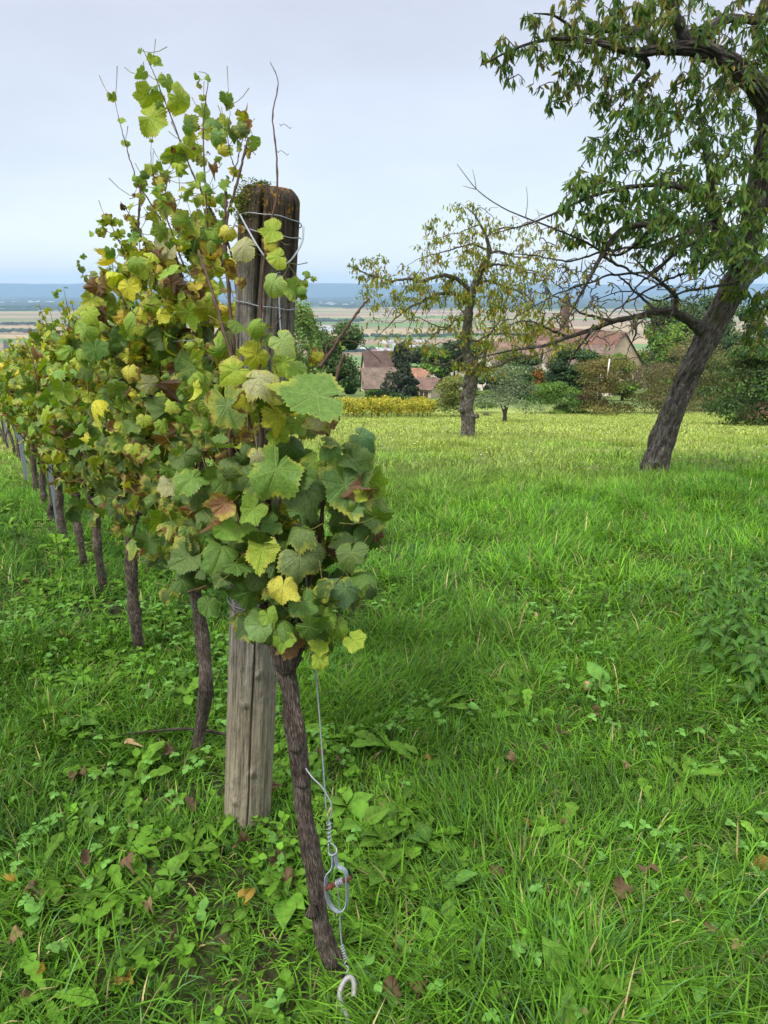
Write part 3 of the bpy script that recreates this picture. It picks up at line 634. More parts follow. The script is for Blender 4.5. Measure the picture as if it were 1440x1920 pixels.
# ---- the near vine and the tall shoots, set out from the photograph
def poly_in(px, py, poly):
    x, y = np.asarray(px), np.asarray(py); ins = np.zeros(x.shape, bool); n = len(poly)
    for i in range(n):
        x1, y1 = poly[i]; x2, y2 = poly[(i + 1) % n]
        c = ((y1 > y) != (y2 > y)) & (x < (x2 - x1) * (y - y1) / ((y2 - y1) + 1e-9) + x1); ins ^= c
    return ins
def region(poly, n, t0, t1, size, yel, mb, pemb, lod=0, face=.8, dryp=.1, amp=1., am=1.):
    pemb = mb
    xs_, ys_ = zip(*poly); X = rng.uniform(min(xs_), max(xs_), n * 8); Y = rng.uniform(min(ys_), max(ys_), n * 8); k = poly_in(X, Y, poly); X, Y = X[k][:n], Y[k][:n]; n = len(X)
    t = rng.uniform(t0, t1, n); O = np.array([W(a, b, c) for a, b, c in zip(X, Y, t)])
    nv = nrm(np.array([.15, -1, .5]) * face + rng.normal(0, .62, (n, 3))); tip = nrm(np.array([0, 0, -1.]) + rng.normal(0, .55, (n, 3)))
    yv = yel(X, Y) if callable(yel) else yel; col = pick(n, np.clip(yv + rng.normal(0, .1, n), -.2, 1)); dry = np.where(rng.random(n) < dryp, rng.uniform(.5, 1.1, n), 0)
    dd = dry > .5; col[dd] = np.array([.12, .062, .03]) * rng.uniform(.5, 1.7, (dd.sum(), 1))
    col = np.hstack([col * rng.uniform(.6, 1.3, (n, 1)), rng.random((n, 1)) * am]); vleaves(mb, O, nv, tip, rng.uniform(*size, n), col, lod, dry, amp)
    petioles(pemb, O, tip, nv, rng.uniform(.04, .09, n), 4)
def hero(mb, pemb, x, y, d, tipang, t, col, yaw=0., pit=.3, edge=.5, dry=0., amp=.7):
    """leaf whose middle is at pixel x,y, d pixels across, tip pointing at tipang (deg clockwise from down)"""
    pemb = mb
    a = R(tipang); right = np.array([1., 0, 0]); upv = np.array([0, sp, cp]); toc = -nrm(ray(x, y))
    tip = -upv * math.cos(a) - right * math.sin(a)
    n_ = nrm(toc + right * yaw + np.array([0, 0, 1.]) * pit); s = d / FPX * t / 1.62; tip = nrm(tip - n_ * np.dot(tip, n_))
    O = W(x, y, t) - tip * s * .25
    vleaves(mb, O[None], n_[None], tip[None], np.array([s]), np.array([[*col, edge]]), 0, np.array([dry]), amp)
    petioles(pemb, O[None], tip[None], n_[None], [.08])
def shoot(cn, lf, pe, pts, t, r0, r1, leaves=(), tiny=0, yel=.55):
    if pts[0][1] < pts[-1][1] and r0 > r1: r0, r1 = r1 * .8, r0 * .8
    Wp = np.array([W(p[0], p[1], p[2] if len(p) > 2 else t) for p in pts]); n = 6 * len(pts); pp = spline(Wp, n); pp[1:-1] += rng.normal(0, .0006, (n - 2, 3))
    rad = np.linspace(r0, r1, n) * (1 + .35 * (np.arange(n) % 5 == 0)); addtube(cn, pp, rad, 7)
    for (x, y, d, ta, c, *e) in leaves: hero(lf, pe, x, y, d, ta, t, c, rng.normal(0, .5), .2 + rng.normal(0, .3), *(e or (rng.uniform(.2, .8),)))
    if tiny:
        ii = rng.integers(0, n, tiny); O = pp[ii] + rng.normal(0, .012, (tiny, 3))
        vleaves(lf, O, rng.normal(0, .7, (tiny, 3)) + [0, -1, .2], rng.normal(0, .6, (tiny, 3)) + [0, 0, -.5], rng.uniform(.009, .026, tiny), pick(tiny, yel), 1, np.where(rng.random(tiny) < .3, .7, 0.))
YG = (.23, .32, .025); YG2 = (.15, .25, .025); DG = (.055, .115, .018); BG = (.085, .14, .03); MG = (.08, .165, .028); YL = (.42, .40, .05); BR = (.17, .08, .035); PL = (.26, .26, .12)
tv, cn, lf, pe, mid = vines[1]
shoot(cn, lf, pe, [(268, 92), (285, 130), (302, 172), (324, 228), (350, 298), (372, 348), (402, 408), (432, 470), (445, 560)], 1.9, .0042, .0010,
      [(284, 113, 20, 20, YG), (265, 139, 26, 60, YG2), (316, 157, 34, -35, YG2), (276, 188, 54, 15, YG), (290, 225, 62, -70, YG), (344, 192, 58, -60, YG), (352, 238, 44, -75, MG), (322, 290, 46, 80, YG2), (357, 285, 48, -30, YG), (264, 97, 12, 0, YG2), (300, 200, 20, 30, YG2), (337, 318, 30, -50, YG)], 8)
shoot(cn, lf, pe, [(213, 170), (219, 205), (229, 245), (241, 290), (257, 338), (281, 378), (305, 420), (330, 480), (350, 560)], 2.0, .0038, .0006, [(232, 268, 11, 0, YG), (238, 270, 13, -60, YG2), (208, 181, 9, 60, YG2), (216, 186, 8, 0, YG)], 7)
shoot(cn, lf, pe, [(372, 134), (390, 142), (387, 175), (382, 225), (381, 265), (384, 330), (388, 400), (395, 480)], 1.85, .0035, .0007, [(380, 185, 14, 0, YG), (398, 230, 42, 20, MG), (383, 210, 30, -40, YG2), (384, 250, 26, 90, YG, .95)], 12)
shoot(cn, lf, pe, [(466, 258), (455, 300), (444, 345), (432, 385), (424, 420), (418, 500)], 1.8, .0050, .0036, [(478, 268, 26, -70, YG2), (452, 240, 30, 160, BG), (468, 232, 20, -120, BR)], 6)
shoot(cn, lf, pe, [(428, 178), (431, 210), (427, 250), (432, 290), (444, 325)], 1.82, .0018, .0006, [(428, 182, 16, 0, YG), (429, 198, 18, 30, MG), (420, 228, 24, 30, YG), (407, 262, 42, 10, MG), (436, 254, 34, -30, BG), (416, 285, 26, 0, YL)], 4)
shoot(cn, lf, pe, [(478, 222), (462, 240), (452, 270), (446, 300), (436, 340)], 1.82, .0022, .0007, [(458, 250, 24, 0, MG)], 8)
shoot(cn, lf, pe, [(263, 345), (262, 380), (259, 420), (256, 460)], 1.95, .004, .0038, [], 3)
shoot(cn, lf, pe, [(226, 378), (240, 398), (254, 418), (268, 450), (285, 500), (300, 560)], 1.95, .0035, .0008, [(298, 425, 28, 10, YG), (290, 410, 18, 0, YG2)], 10)
shoot(cn, lf, pe, [(183, 430), (205, 436), (228, 455), (248, 490), (262, 530)], 1.98, .0028, .0006, [(200, 412, 20, 0, YG, .95), (225, 418, 16, 0, YG)], 14)
shoot(cn, lf, pe, [(198, 404), (210, 425), (222, 450), (236, 480)], 2.0, .0026, .0006, [], 8)
shoot(cn, lf, pe, [(284, 265), (283, 300), (290, 340), (300, 375), (320, 430), (345, 500)], 1.9, .0032, .0006, [(284, 265, 9, 0, YG), (284, 318, 26, 10, YG), (300, 345, 26, -30, YL, .98), (272, 330, 20, 0, DG)], 10)
shoot(cn, lf, pe, [(420, 350), (424, 375), (418, 440)], 1.8, .0044, .0042, [], 2)
for (x0, y0) in ((150, 500), (118, 555), (170, 520), (205, 500), (245, 470), (310, 440), (345, 430), (375, 420)):
    shoot(cn, lf, pe, [(x0 + rng.normal(0, 4), y0 - 12), (x0 + 12, y0 + 30), (x0 + 34, y0 + 80)], 2.1 if x0 > 180 else 2.7, .003, .0008, [], 12)
# leaves around the shoot bases, the upper edge of the hedge behind the post
up_poly = [(260, 440), (300, 400), (330, 330), (365, 300), (400, 340), (430, 400), (450, 400), (460, 560), (300, 620), (200, 560), (220, 480)]
region(up_poly, 46, 1.75, 2.1, (.022, .05), .62, lf, pe, 0, .7, .16)
region([(200, 480), (330, 450), (460, 500), (470, 760), (330, 900), (190, 800), (120, 650)], 280, 1.95, 2.35, (.018, .052), lambda x, y: .85 - (y - 480) / 700, lf, pe, 0, .7, .24, 1.7)
region([(190, 430), (300, 300), (350, 250), (440, 280), (450, 420), (330, 470)], 60, 1.8, 2.05, (.009, .026), .6, lf, pe, 0, .5, .3, 1.5)
H = [(302, 470, 62, 70, PL, .4), (247, 496, 66, 100, YG2, .85), (365, 455, 72, 10, DG, .2), (400, 440, 60, -10, MG, .2), (350, 425, 60, 15, YG2, .85), (440, 205 + 245, 0, 0, YG, .5), (250, 600, 60, 40, YG2, .6), (160, 620, 44, 20, YG2, .4), (170, 590, 40, -40, YG, .4), (335, 560, 44, 0, DG, .2), (440, 640, 60, -20, BG, .3), (395, 650, 90, 15, (.10, .13, .07), .2),
     (285, 580, 36, 0, YG, .5), (220, 640, 50, 50, MG, .3), (180, 660, 46, -20, MG, .3), (300, 640, 50, 30, BG, .3), (345, 690, 56, 40, DG, .2), (240, 700, 42, 0, YL, .9), (275, 720, 44, 80, PL, .7), (310, 745, 40, -40, YG, .7), (210, 745, 52, 70, MG, .2), (160, 700, 36, 0, BG, .2)]
for (x, y, d, ta, c, e) in H:
    if d: hero(lf, pe, x, y, d, ta, rng.uniform(1.85, 2.1), c, rng.normal(0, .35), rng.uniform(.1, .7), e)
# vine in front of the post
tv0, cn0, lf0, pe0, mid0 = vines[0]
def dens(x, y): return np.clip(.62 - (y - 650) / 620, -.15, .6)
region([(430, 700), (540, 720), (620, 800), (685, 860), (712, 930), (705, 1040), (690, 1130), (640, 1200), (540, 1215), (470, 1190), (430, 1100), (410, 1000), (400, 850)], 135, 1.46, 1.74, (.022, .060), dens, lf0, pe0, 0, .8, .06, .8, .75)
region([(330, 640), (430, 640), (470, 800), (450, 1100), (380, 1100), (330, 1050), (290, 950), (300, 760)], 115, 1.58, 1.92, (.020, .055), dens, lf0, pe0, 0, .8, .12, 1.3, .9)
region([(450, 560), (480, 600), (560, 700), (600, 690), (640, 760), (560, 780), (420, 760)], 9, 1.5, 1.6, (.026, .045), .45, lf0, pe0, 0, .8, .2)
H0 = [(572, 738, 138, 95, (.085, .165, .022), .45, 1.42, 0, 1.7), (500, 712, 88, -80, PL, .7, 1.44, 0, 1.2), (432, 700, 64, 60, YG, .75, 1.46, 0, .3), (432, 772, 92, -25, (.14, .22, .06), .75, 1.45, .2, .2), (462, 760, 50, 10, YL, 1., 1.44, .9, 0),
      (512, 895, 104, 20, (.10, .19, .025), .5, 1.43, .1, .3), (436, 893, 74, 30, BG, .15, 1.48, -.2, .3), (575, 930, 96, -30, (.10, .16, .045), .35, 1.47, 0, .5), (650, 925, 108, -10, (.075, .15, .03), .45, 1.5, .2, .4), (685, 935, 60, -60, BG, .7, 1.53, .5, .3),
      (672, 870, 64, -40, BG, .25, 1.52, .3, .4), (640, 880, 56, 10, YG2, .3, 1.55, 0, .2), (620, 850, 46, 0, MG, .4, 1.5, 0, .3), (545, 845, 62, -10, DG, .2, 1.55, 0, .3), (490, 1040, 66, 10, YG, .6, 1.46, 0, .2), (470, 960, 56, 40, YG2, .3, 1.46, 0, .3), (505, 985, 42, 60, MG, .3, 1.5, 0, .4),
      (575, 1050, 96, -50, (.11, .16, .05), .45, 1.46, .1, .3), (530, 1110, 60, 5, YL, .75, 1.44, 0, .2), (482, 1090, 56, 30, BG, .2, 1.48, 0, .3), (645, 1115, 68, 5, (.09, .17, .06), .3, 1.5, .3, .2), (670, 1100, 56, -30, YG2, .4, 1.54, .3, .2), (668, 1030, 80, -10, DG, .35, 1.54, .3, .2), (688, 1010, 66, 0, DG, .2, 1.6, .3, .2),
      (570, 1140, 60, -10, MG, .3, 1.47, 0, .2), (600, 1160, 56, 20, YG2, .35, 1.5, 0, .2), (530, 1205, 44, 10, YG2, .4, 1.46, 0, .2), (480, 1180, 58, 40, (.13, .22, .06), .35, 1.46, -.2, .3), (505, 1160, 40, -20, YG2, .4, 1.46, 0, .3), (600, 1215, 40, 0, YG, .5, 1.5, 0, .3), (668, 1205, 42, -45, YG, .5, 1.5, 0, .3), (635, 1180, 44, -10, YG2, .5, 1.52, 0, .3), (600, 1242, 34, -10, YG, .6, 1.5, 0, .3),
      (398, 1055, 62, 70, MG, .15, 1.55, 0, .2), (345, 1050, 66, 60, BG, .2, 1.6, -.3, .4), (415, 1080, 50, 30, BG, .2, 1.52, 0, .3), (390, 1140, 44, 10, MG, .3, 1.6, 0, .2), (350, 1090, 50, -80, DG, .2, 1.62, 0, .8), (385, 975, 56, 50, BG, .3, 1.6, 0, .5), (360, 930, 60, 50, BG, .5, 1.62, 0, .8), (340, 860, 56, 30, BG, .1, 1.66, 0, .2), (315, 910, 56, 80, PL, .4, 1.7, 0, .7), (375, 800, 44, 80, YG2, .4, 1.6, 0, .6),
      (460, 1000, 50, -30, YG2, .4, 1.48, 0, .3), (440, 1010, 60, 30, BG, .2, 1.52, 0, .4), (505, 434, 46, 80, YG, .55, 1.5, 0, .5), (450, 458, 60, 85, PL, .55, 1.5, 0, 1.), (507, 462, 34, 0, YL, 1., 1.5, 0, .2), (515, 484, 42, 70, YG, .6, 1.5, 0, .5), (425, 440, 38, 20, YL, .85, 1.55, 0, .2), (452, 432, 22, 0, BR, .8, 1.55, 0, .2), (510, 535, 50, 25, (.18, .27, .06), .5, 1.47, -.3, .5), (552, 545, 46, -65, YG2, .55, 1.55, .4, .4), (572, 535, 20, -30, YG2, .8, 1.55, .8, 0), (474, 612, 46, 50, YG2, .45, 1.46, -.2, .5), (534, 645, 54, -40, (.19, .27, .07), .5, 1.46, 0, .6), (560, 695, 46, -60, YG2, .5, 1.5, 0, .6),
      (436, 512, 50, 30, BR, .95, 1.55, -.3, .2), (450, 535, 34, 0, BR, .9, 1.52, 0, .2), (595, 672, 36, 20, YL, .97, 1.6, .8, 0), (600, 790, 60, -60, PL, .9, 1.5, 0, .9), (630, 800, 44, -60, BR, .7, 1.5, 0, .9), (560, 800, 50, -20, YG2, .5, 1.55, 0, .4), (690, 825, 66, -55, (.06, .14, .04), .5, 1.6, .4, .9), (485, 860, 44, -10, PL, .8, 1.43, 0, .2), (460, 820, 50, 30, BR, .9, 1.5, .3, .2), (415, 860, 40, 0, BR, .9, 1.5, 0, .4), (270, 790, 30, 0, YG, .8, 1.7, 0, .4), (250, 845, 34, 0, YG, .9, 1.8, 0, .4), (320, 760, 36, 60, YG, .7, 1.7, 0, .6)]
for (x, y, d, ta, c, e, t, yw, pt) in H0: hero(lf0, pe0, x, y, d, ta, t + .02, c, yw, pt, e, .75 if c is BR else 0., 1.2 if c is BR else .7)
C0 = [([(538, 1225, 1.6), (520, 1140, 1.62), (512, 1020, 1.6), (500, 900, 1.58), (490, 800, 1.57), (487, 690, 1.56), (488, 600, 1.555), (492, 510, 1.545), (508, 420, 1.545), (520, 355, 1.54), (517, 275, 1.54), (511, 215, 1.54), (522, 155, 1.54), (507, 116, 1.54)], .0056, .0007, 0),
      ([(540, 1215, 1.6), (530, 1080, 1.62), (505, 960, 1.6), (478, 840, 1.58), (455, 740, 1.56), (425, 640, 1.58), (402, 560, 1.6), (372, 470, 1.66)], .0058, .003, 4),
      ([(545, 1215, 1.6), (575, 1120, 1.62), (600, 1000, 1.6), (610, 880, 1.58), (620, 770, 1.57), (632, 700, 1.57), (646, 665, 1.57)], .0048, .0034, 4),
      ([(600, 690, 1.57), (622, 657, 1.57), (652, 612, 1.57), (676, 578, 1.57), (692, 560, 1.57)], .0046, .0018, 0),
      ([(520, 1220, 1.6), (480, 1100, 1.62), (450, 980, 1.6), (430, 850, 1.6), (440, 700, 1.6), (430, 560, 1.6), (420, 430, 1.6)], .0052, .0035, 4),
      ([(555, 1215, 1.62), (600, 1150, 1.64), (650, 1070, 1.64), (655, 980, 1.64), (640, 900, 1.64)], .004, .002, 4),
      ([(550, 1215, 1.62), (570, 1150, 1.66), (590, 1060, 1.66), (660, 950, 1.66), (690, 860, 1.66)], .004, .002, 2),
      ([(510, 1150, 1.6), (440, 1090, 1.62), (350, 1110, 1.64), (322, 1098, 1.65)], .003, .002, 0),
      ([(622, 655, 1.57), (650, 638, 1.57), (690, 655, 1.57), (715, 680, 1.57)], .0016, .0008, 0),
      ([(612, 672, 1.57), (614, 648, 1.57), (640, 632, 1.57), (665, 615, 1.57)], .002, .0009, 0),
      ([(555, 560, 1.57), (568, 528, 1.57), (580, 520, 1.57), (595, 527, 1.57)], .0014, .0007, 3),
      ([(520, 700, 1.5), (500, 640, 1.52), (530, 590, 1.53), (555, 550, 1.54)], .0014, .0009, 2)]
for pts, r0, r1, tn in C0: shoot(cn0, lf0, pe0, pts, 1.55, r0, r1, [], tn, .5)
for k in range(3):   # tendrils
    x0, y0 = ((517, 290), (522, 240), (660, 600))[k]; ang = np.linspace(0, 5, 14)
    addtube(cn0, np.array([W(x0 + a_ * 5 + 2 * math.cos(a_ * 1.7), y0 - 8 + a_ * 1.5 + 3 * math.sin(a_ * 2), 1.54) for a_ in ang]), .0006, 4)
for k, (tv, cn, lf, pe, mid) in enumerate(vines):
    part(cn, 'canes', M_cane, tv); part(lf, 'foliage', M_vine, tv)

# ------------------------------------------------------------------ wooden end post
bt = W(461, 1560, 2.27); tt = W(512, 352, 1.66); ax = nrm(tt - bt); Lp = np.linalg.norm(tt - bt)
def woodmat():
    m, n, o = mat('weathered_wood'); tcn = N(n, 'ShaderNodeTexCoord'); v = tcn.outputs['Object']
    def no(sc, s, d=6., r=.65): return N(n, 'ShaderNodeTexNoise', {'Vector': N(n, 'ShaderNodeMapping', {'Vector': v, 'Scale': sc}).outputs[0], 'Scale': s, 'Detail': d, 'Roughness': r}).outputs[0]
    gr = no((30, 30, 1.3), 2.4); fi = no((90, 90, 4.), 2.6, 4.); bl = no((1, 1, 1), 9., 7., .7); pz = N(n, 'ShaderNodeSeparateXYZ', {0: v}).outputs[2]
    g2 = math_(n, 'ADD', math_(n, 'MULTIPLY', gr, .6), math_(n, 'MULTIPLY', fi, .4))
    up = ramp_(n, g2, [(.36, (.03, .026, .02)), (.45, (.12, .11, .09)), (.55, (.26, .245, .21)), (.66, (.46, .44, .38))]).outputs[0]
    lo = ramp_(n, g2, [(.36, (.08, .065, .042)), (.46, (.22, .19, .13)), (.56, (.32, .28, .20)), (.66, (.44, .39, .29))]).outputs[0]
    f = N(n, 'ShaderNodeMapRange', {0: math_(n, 'ADD', pz, math_(n, 'MULTIPLY', math_(n, 'SUBTRACT', bl, .5), .5)), 1: .45, 2: .8, 3: 0., 4: 1.}).outputs[0]
    c = mixc(n, f, lo, up)
    tp = N(n, 'ShaderNodeMapRange', {0: math_(n, 'ADD', pz, math_(n, 'MULTIPLY', math_(n, 'SUBTRACT', bl, .5), .45)), 1: Lp - .30, 2: Lp - .12, 3: 0., 4: .95}).outputs[0]
    c = mixc(n, tp, c, ramp_(n, g2, [(.36, (.012, .009, .006)), (.52, (.05, .036, .02)), (.68, (.12, .085, .045))]).outputs[0])
    li = no((1, 1, .8), 60., 4., .6); tpl = N(n, 'ShaderNodeMapRange', {0: pz, 1: Lp - .25, 2: Lp - .02, 3: -.2, 4: .06}).outputs[0]
    lf_ = N(n, 'ShaderNodeMapRange', {0: math_(n, 'ADD', li, tpl), 1: .62, 2: .66, 3: 0., 4: .85}).outputs[0]
    c = mixc(n, lf_, c, (.30, .15, .015))
    dt = no((1, 1, .5), 55., 6., .75); c = mixc(n, N(n, 'ShaderNodeMapRange', {0: dt, 1: .52, 2: .66, 3: 0., 4: .55}).outputs[0], c, (.09, .085, .06))
    st = N(n, 'ShaderNodeMapRange', {0: bl, 1: .56, 2: .66, 3: 0., 4: .5}).outputs[0]; c = mixc(n, st, c, (.07, .055, .04))
    pb = N(n, 'ShaderNodeBsdfPrincipled', {'Base Color': c, 'Roughness': .88, 'Specular IOR Level': .2, 'Normal': bump(n, math_(n, 'ADD', g2, math_(n, 'MULTIPLY', dt, .4)), 1., .02)})
    n.links.new(pb.outputs[0], o.inputs[0]); return m
M_wood = woodmat()
pm = MB(); n = 300; zs = np.linspace(0, Lp, n); seg = 200
cen = np.stack([.010 * np.sin(zs * 2.1 + .4), .006 * np.sin(zs * 1.3), zs], -1)
rz_ = .071 + .0012 * np.sin(zs * 5) + .002 * (zs > 1.2); rz_ = rz_ * np.where(zs > Lp - .03, 1 - .28 * ((zs - Lp + .03) / .03) ** 2.2, 1.)
def pdisp(s, a, p_):
    z = s * Lp; up = np.clip((s - .45) / .3, 0, 1); wob = .12 * np.sin(z * 3.1) + .05 * np.sin(z * 11)
    d = 1 + .05 * (vnoise(a * 1.3 + 0 * z, z * 1.2 + 0 * a, 31) - .5)
    d = d - .045 * up * np.abs(vnoise(a * 7 + wob, z * 4 + 0 * a, 32) * 2 - 1) - .03 * up * vnoise(a * 16 + wob * 2, z * 7 + 0 * a, 33)
    for (a0, z0, z1, wd_, dp) in CR: d = d - dp * np.exp(-((((a - a0 - wob * .5 + math.pi) % (2 * math.pi)) - math.pi) / wd_) ** 2) * np.clip((z - z0) / .08, 0, 1) * np.clip((z1 - z) / .08, 0, 1)
    for (a0, z0) in KN: d = d + .14 * np.exp(-((((a - a0 + math.pi) % (2 * math.pi)) - math.pi) / .14) ** 2 - ((z - z0) / .014) ** 2)
    top = np.clip((s - .965) / .035, 0, 1); return d * (1 - .12 * top * vnoise(a * 5, z * 20 + 0 * a, 34))
# find the angle on the post that faces the camera, in the tube's own frame
_x = nrm(np.cross([1., 0, 0], [0, 0, 1.])); 
AF = None
_v, _q, _t, _l = tube(cen, rz_, seg); 
Rm = np.array(Matrix(((1, 0, 0), (0, 1, 0), (0, 0, 1))))
zax = Vector(ax); rot = zax.to_track_quat('Z', 'Y').to_matrix(); rotn = np.array(rot)
wp = (_v[:seg * n].reshape(n, seg, 3)[n // 2] - cen[n // 2]) @ rotn.T; mw = bt + ax * Lp * .5
AF = np.argmax(wp @ nrm(np.array([0, 0, CAMZ]) - mw)) * 2 * math.pi / seg
sgn = 1 if (wp[(int(AF / (2 * math.pi) * seg) + 8) % seg][0] - wp[int(AF / (2 * math.pi) * seg)][0]) > 0 else -1
CR = [(AF - .02 * sgn, .02, .95, .03, .16), (AF + .55 * sgn, 0, .25, .04, .08), (AF - .75 * sgn, .5, 1.2, .02, .10), (AF - .25 * sgn, 1.5, Lp + .2, .05, .22), (AF + .30 * sgn, 1.1, 1.7, .025, .12), (AF + .95 * sgn, .9, Lp + .2, .035, .18), (AF - 1.0 * sgn, 1.0, Lp + .2, .06, .2), (AF + .55 * sgn, 1.35, Lp, .02, .08)]
KN = [(AF - .55 * sgn, .17), (AF + .10 * sgn, .28), (AF + .2 * sgn, .62), (AF - .25 * sgn, .52)]
v, q, t, lc = tube(cen, rz_, seg, pdisp); 
topm = v[(n - 1) * seg:n * seg]; pm.add(v, q, t, (.3, .25, .2, .5), lc)
post = thing('wooden_post', bt, 'thick weathered round end post with mossy orange lichened top and vine growing up it', 'post')
post.rotation_mode = 'QUATERNION'; post.rotation_quaternion = zax.to_track_quat('Z', 'Y')
mkobj('shaft', pm.mesh('shaft', M_wood), post)
inv = rotn.T
def toloc(w_): return (np.asarray(w_) - bt) @ rotn
ms = MB(); nm = 2600
c0 = toloc(W(466, 372, 1.62)); a_ = rng.random(nm) * 6.283
mo = c0 + rng.normal(0, 1, (nm, 3)) * [.014, .024, .015]; 
for (x, y, t_, s_) in ((455, 385, 1.62, .016), (452, 400, 1.63, .013), (478, 356, 1.64, .016), (492, 350, 1.66, .010)):
    mo[rng.random(nm) < (.22 if x < 500 else .05)] = 0; k = (mo == 0).all(1); mo[k] = toloc(W(x, y, t_)) + rng.normal(0, s_, (k.sum(), 3)) * [1, 1, .9]
cdir = mo[:, :2] - cen[-1, :2]; rr = np.hypot(*cdir.T); mo[:, :2] = cen[-1, :2] + cdir * np.clip(rr, .056, .079)[:, None] / (rr[:, None] + 1e-9) * np.where((mo[:, 2] > Lp - .004)[:, None], np.minimum(rr, .07)[:, None] / np.clip(rr, .056, .079)[:, None], 1)
mo[:, 2] = np.minimum(mo[:, 2], Lp + .006 + .006 * rng.random(nm))
X, Y, Z = frames(rng.random(nm) * 6.28, rng.uniform(-.5, .9, nm), rng.normal(0, 1, nm))
instances(ms, ST_lance4[0], ST_lance4[1], None, mo, X, Y, Z, rng.uniform(.003, .007, nm), np.where((rng.random(nm) < .3)[:, None], [[.20, .18, .03]], [[.09, .13, .02]]) * rng.uniform(.5, 1.3, (nm, 1)), ST_lance4[2])
mkobj('moss', ms.mesh('moss', M_moss), post)
# wire binding round the post
def ring(zw, tilt, r=.0775, ph=0., turns=1., rw=.0012):
    a = np.linspace(0, 2 * math.pi * turns, int(64 * turns)); ci = np.array([np.interp(zw, zs, cen[:, 0]), np.interp(zw, zs, cen[:, 1])])
    return np.stack([ci[0] + r * np.cos(a), ci[1] + r * np.sin(a), zw + tilt * np.sin(a + ph) + .001 * np.sin(7 * a)], -1)
wb = MB(); zt = Lp
for (zz_, tl, ph, r_) in ((Lp - .075, -.012, 1.3, .0775), (Lp - .098, .008, .3, .0775), (Lp - .262, .006, 0, .0775), (.86, .006, 0.5, .077), (.845, .005, 1.4, .077), (.83, .007, 2., .077)):
    wb = MB(); addtube(wb, ring(zz_, tl, ph=ph, r=r_), .0013, 6); mkobj('wire_loop', wb.mesh('wire_loop', M_wire), post)

# ------------------------------------------------------------------ guy wire, tensioner, anchor
knot = W(522, 508, 1.545)
gw = MB()
for pts in ([(450, 402, 1.6), (462, 425, 1.57), (485, 465, 1.55), (508, 495, 1.545), (522, 508, 1.545)], [(569, 425, 1.61), (566, 455, 1.585), (548, 485, 1.56), (530, 500, 1.547), (522, 508, 1.545)]): addtube(gw, spline([W(*p) for p in pts], 24), .0022, 7)
A = W(523, 520, 1.545); Bp = W(614, 1535, 1.645)
addtube(gw, spline([A, W(528, 640, 1.56), W(560, 950, 1.60), W(592, 1262, 1.635), W(607, 1450, 1.64), W(612, 1520, 1.642)], 60), .0019, 7)
def helix(mb, a, b, r, turns, rw, seg=6):
    s = np.linspace(0, 1, int(turns * 16)); d = nrm(b - a); x = nrm(np.cross(d, [0, 1., .2])); y = np.cross(d, x); an = s * turns * 6.283
    addtube(mb, a + (b - a) * s[:, None] + r * (np.cos(an)[:, None] * x + np.sin(an)[:, None] * y), rw, seg)
helix(gw, W(520, 500, 1.545), W(524, 528, 1.548), .0036, 5, .0019)
addtube(gw, spline([W(566, 1430, 1.67), W(585, 1457, 1.65), W(603, 1475, 1.64), W(618, 1500, 1.635), W(622, 1520, 1.635), W(614, 1545, 1.64)], 24), .0018, 7)
helix(gw, W(617, 1543, 1.64), W(617, 1582, 1.645), .0038, 5, .0018); addtube(gw, spline([W(617, 1540, 1.64), W(617, 1585, 1.646)], 6), .0018, 6)
addtube(gw, spline([W(616, 1582, 1.645), W(616, 1598, 1.645), W(622, 1604, 1.64), W(631, 1598, 1.64), W(629, 1588, 1.645), W(620, 1581, 1.646)], 24), .0018, 7)
tag(part(gw, 'guy_wire', M_wire, thing('guy_wire_holder', (0, 0, 0), 'x', 'x')), 'taut grey steel guy wire running from the post top down past the nearest vine stem', 'wire')
_h = bpy.data.objects['guy_wire_holder']; _g = bpy.data.objects['guy_wire']; _g.parent = None; bpy.data.objects.remove(_h)
tn = thing('wire_tensioner', W(632, 1700, 1.655), 'flat galvanised loop tensioner with rusty spool hanging on the guy wire', 'wire tensioner')
def ribbon(mb, pts, wdir, wdt, th):
    p = spline(pts, 40); T = nrm(np.gradient(p, axis=0)); Wd = nrm(np.tile(wdir, (40, 1)) - T * (T @ wdir)[:, None]); Nn = np.cross(T, Wd)
    V = np.stack([p - Wd * wdt / 2 - Nn * th / 2, p + Wd * wdt / 2 - Nn * th / 2, p + Wd * wdt / 2 + Nn * th / 2, p - Wd * wdt / 2 + Nn * th / 2], 1).reshape(-1, 3)
    i = np.arange(39)[:, None] * 4; j = np.arange(4)[None]; k = (j + 1) % 4; mb.add(V, np.stack([i + j, i + k, i + 4 + k, i + 4 + j], -1).reshape(-1, 4), None, (.4, .4, .4, .5))
fr = MB(); wdir = nrm(np.array([.45, .8, -.35]))
ribbon(fr, [W(*p) for p in ((624, 1598, 1.645), (625, 1618, 1.645), (622, 1630, 1.645), (612, 1642, 1.645), (612, 1662, 1.65), (614, 1684, 1.655), (622, 1700, 1.66), (634, 1709, 1.662), (646, 1704, 1.665), (651, 1690, 1.665), (651, 1665, 1.66), (650, 1640, 1.655), (644, 1630, 1.652), (634, 1624, 1.65), (630, 1612, 1.647), (629, 1598, 1.647))], wdir, .013, .0022)
part(fr, 'frame', M_zinc, tn, False)
sp_mb = MB(); a0, b0 = W(609, 1667, 1.645), W(658, 1645, 1.665); addtube(sp_mb, np.array([a0, a0 + (b0 - a0) * .5, b0]), .0052, 14)
for f0 in (.2, .25, .82, .87): 
    c_ = a0 + (b0 - a0) * f0; addtube(sp_mb, np.array([c_, c_ + (b0 - a0) * .03]), .009, 14)
part(sp_mb, 'spool', M_rust, tn)
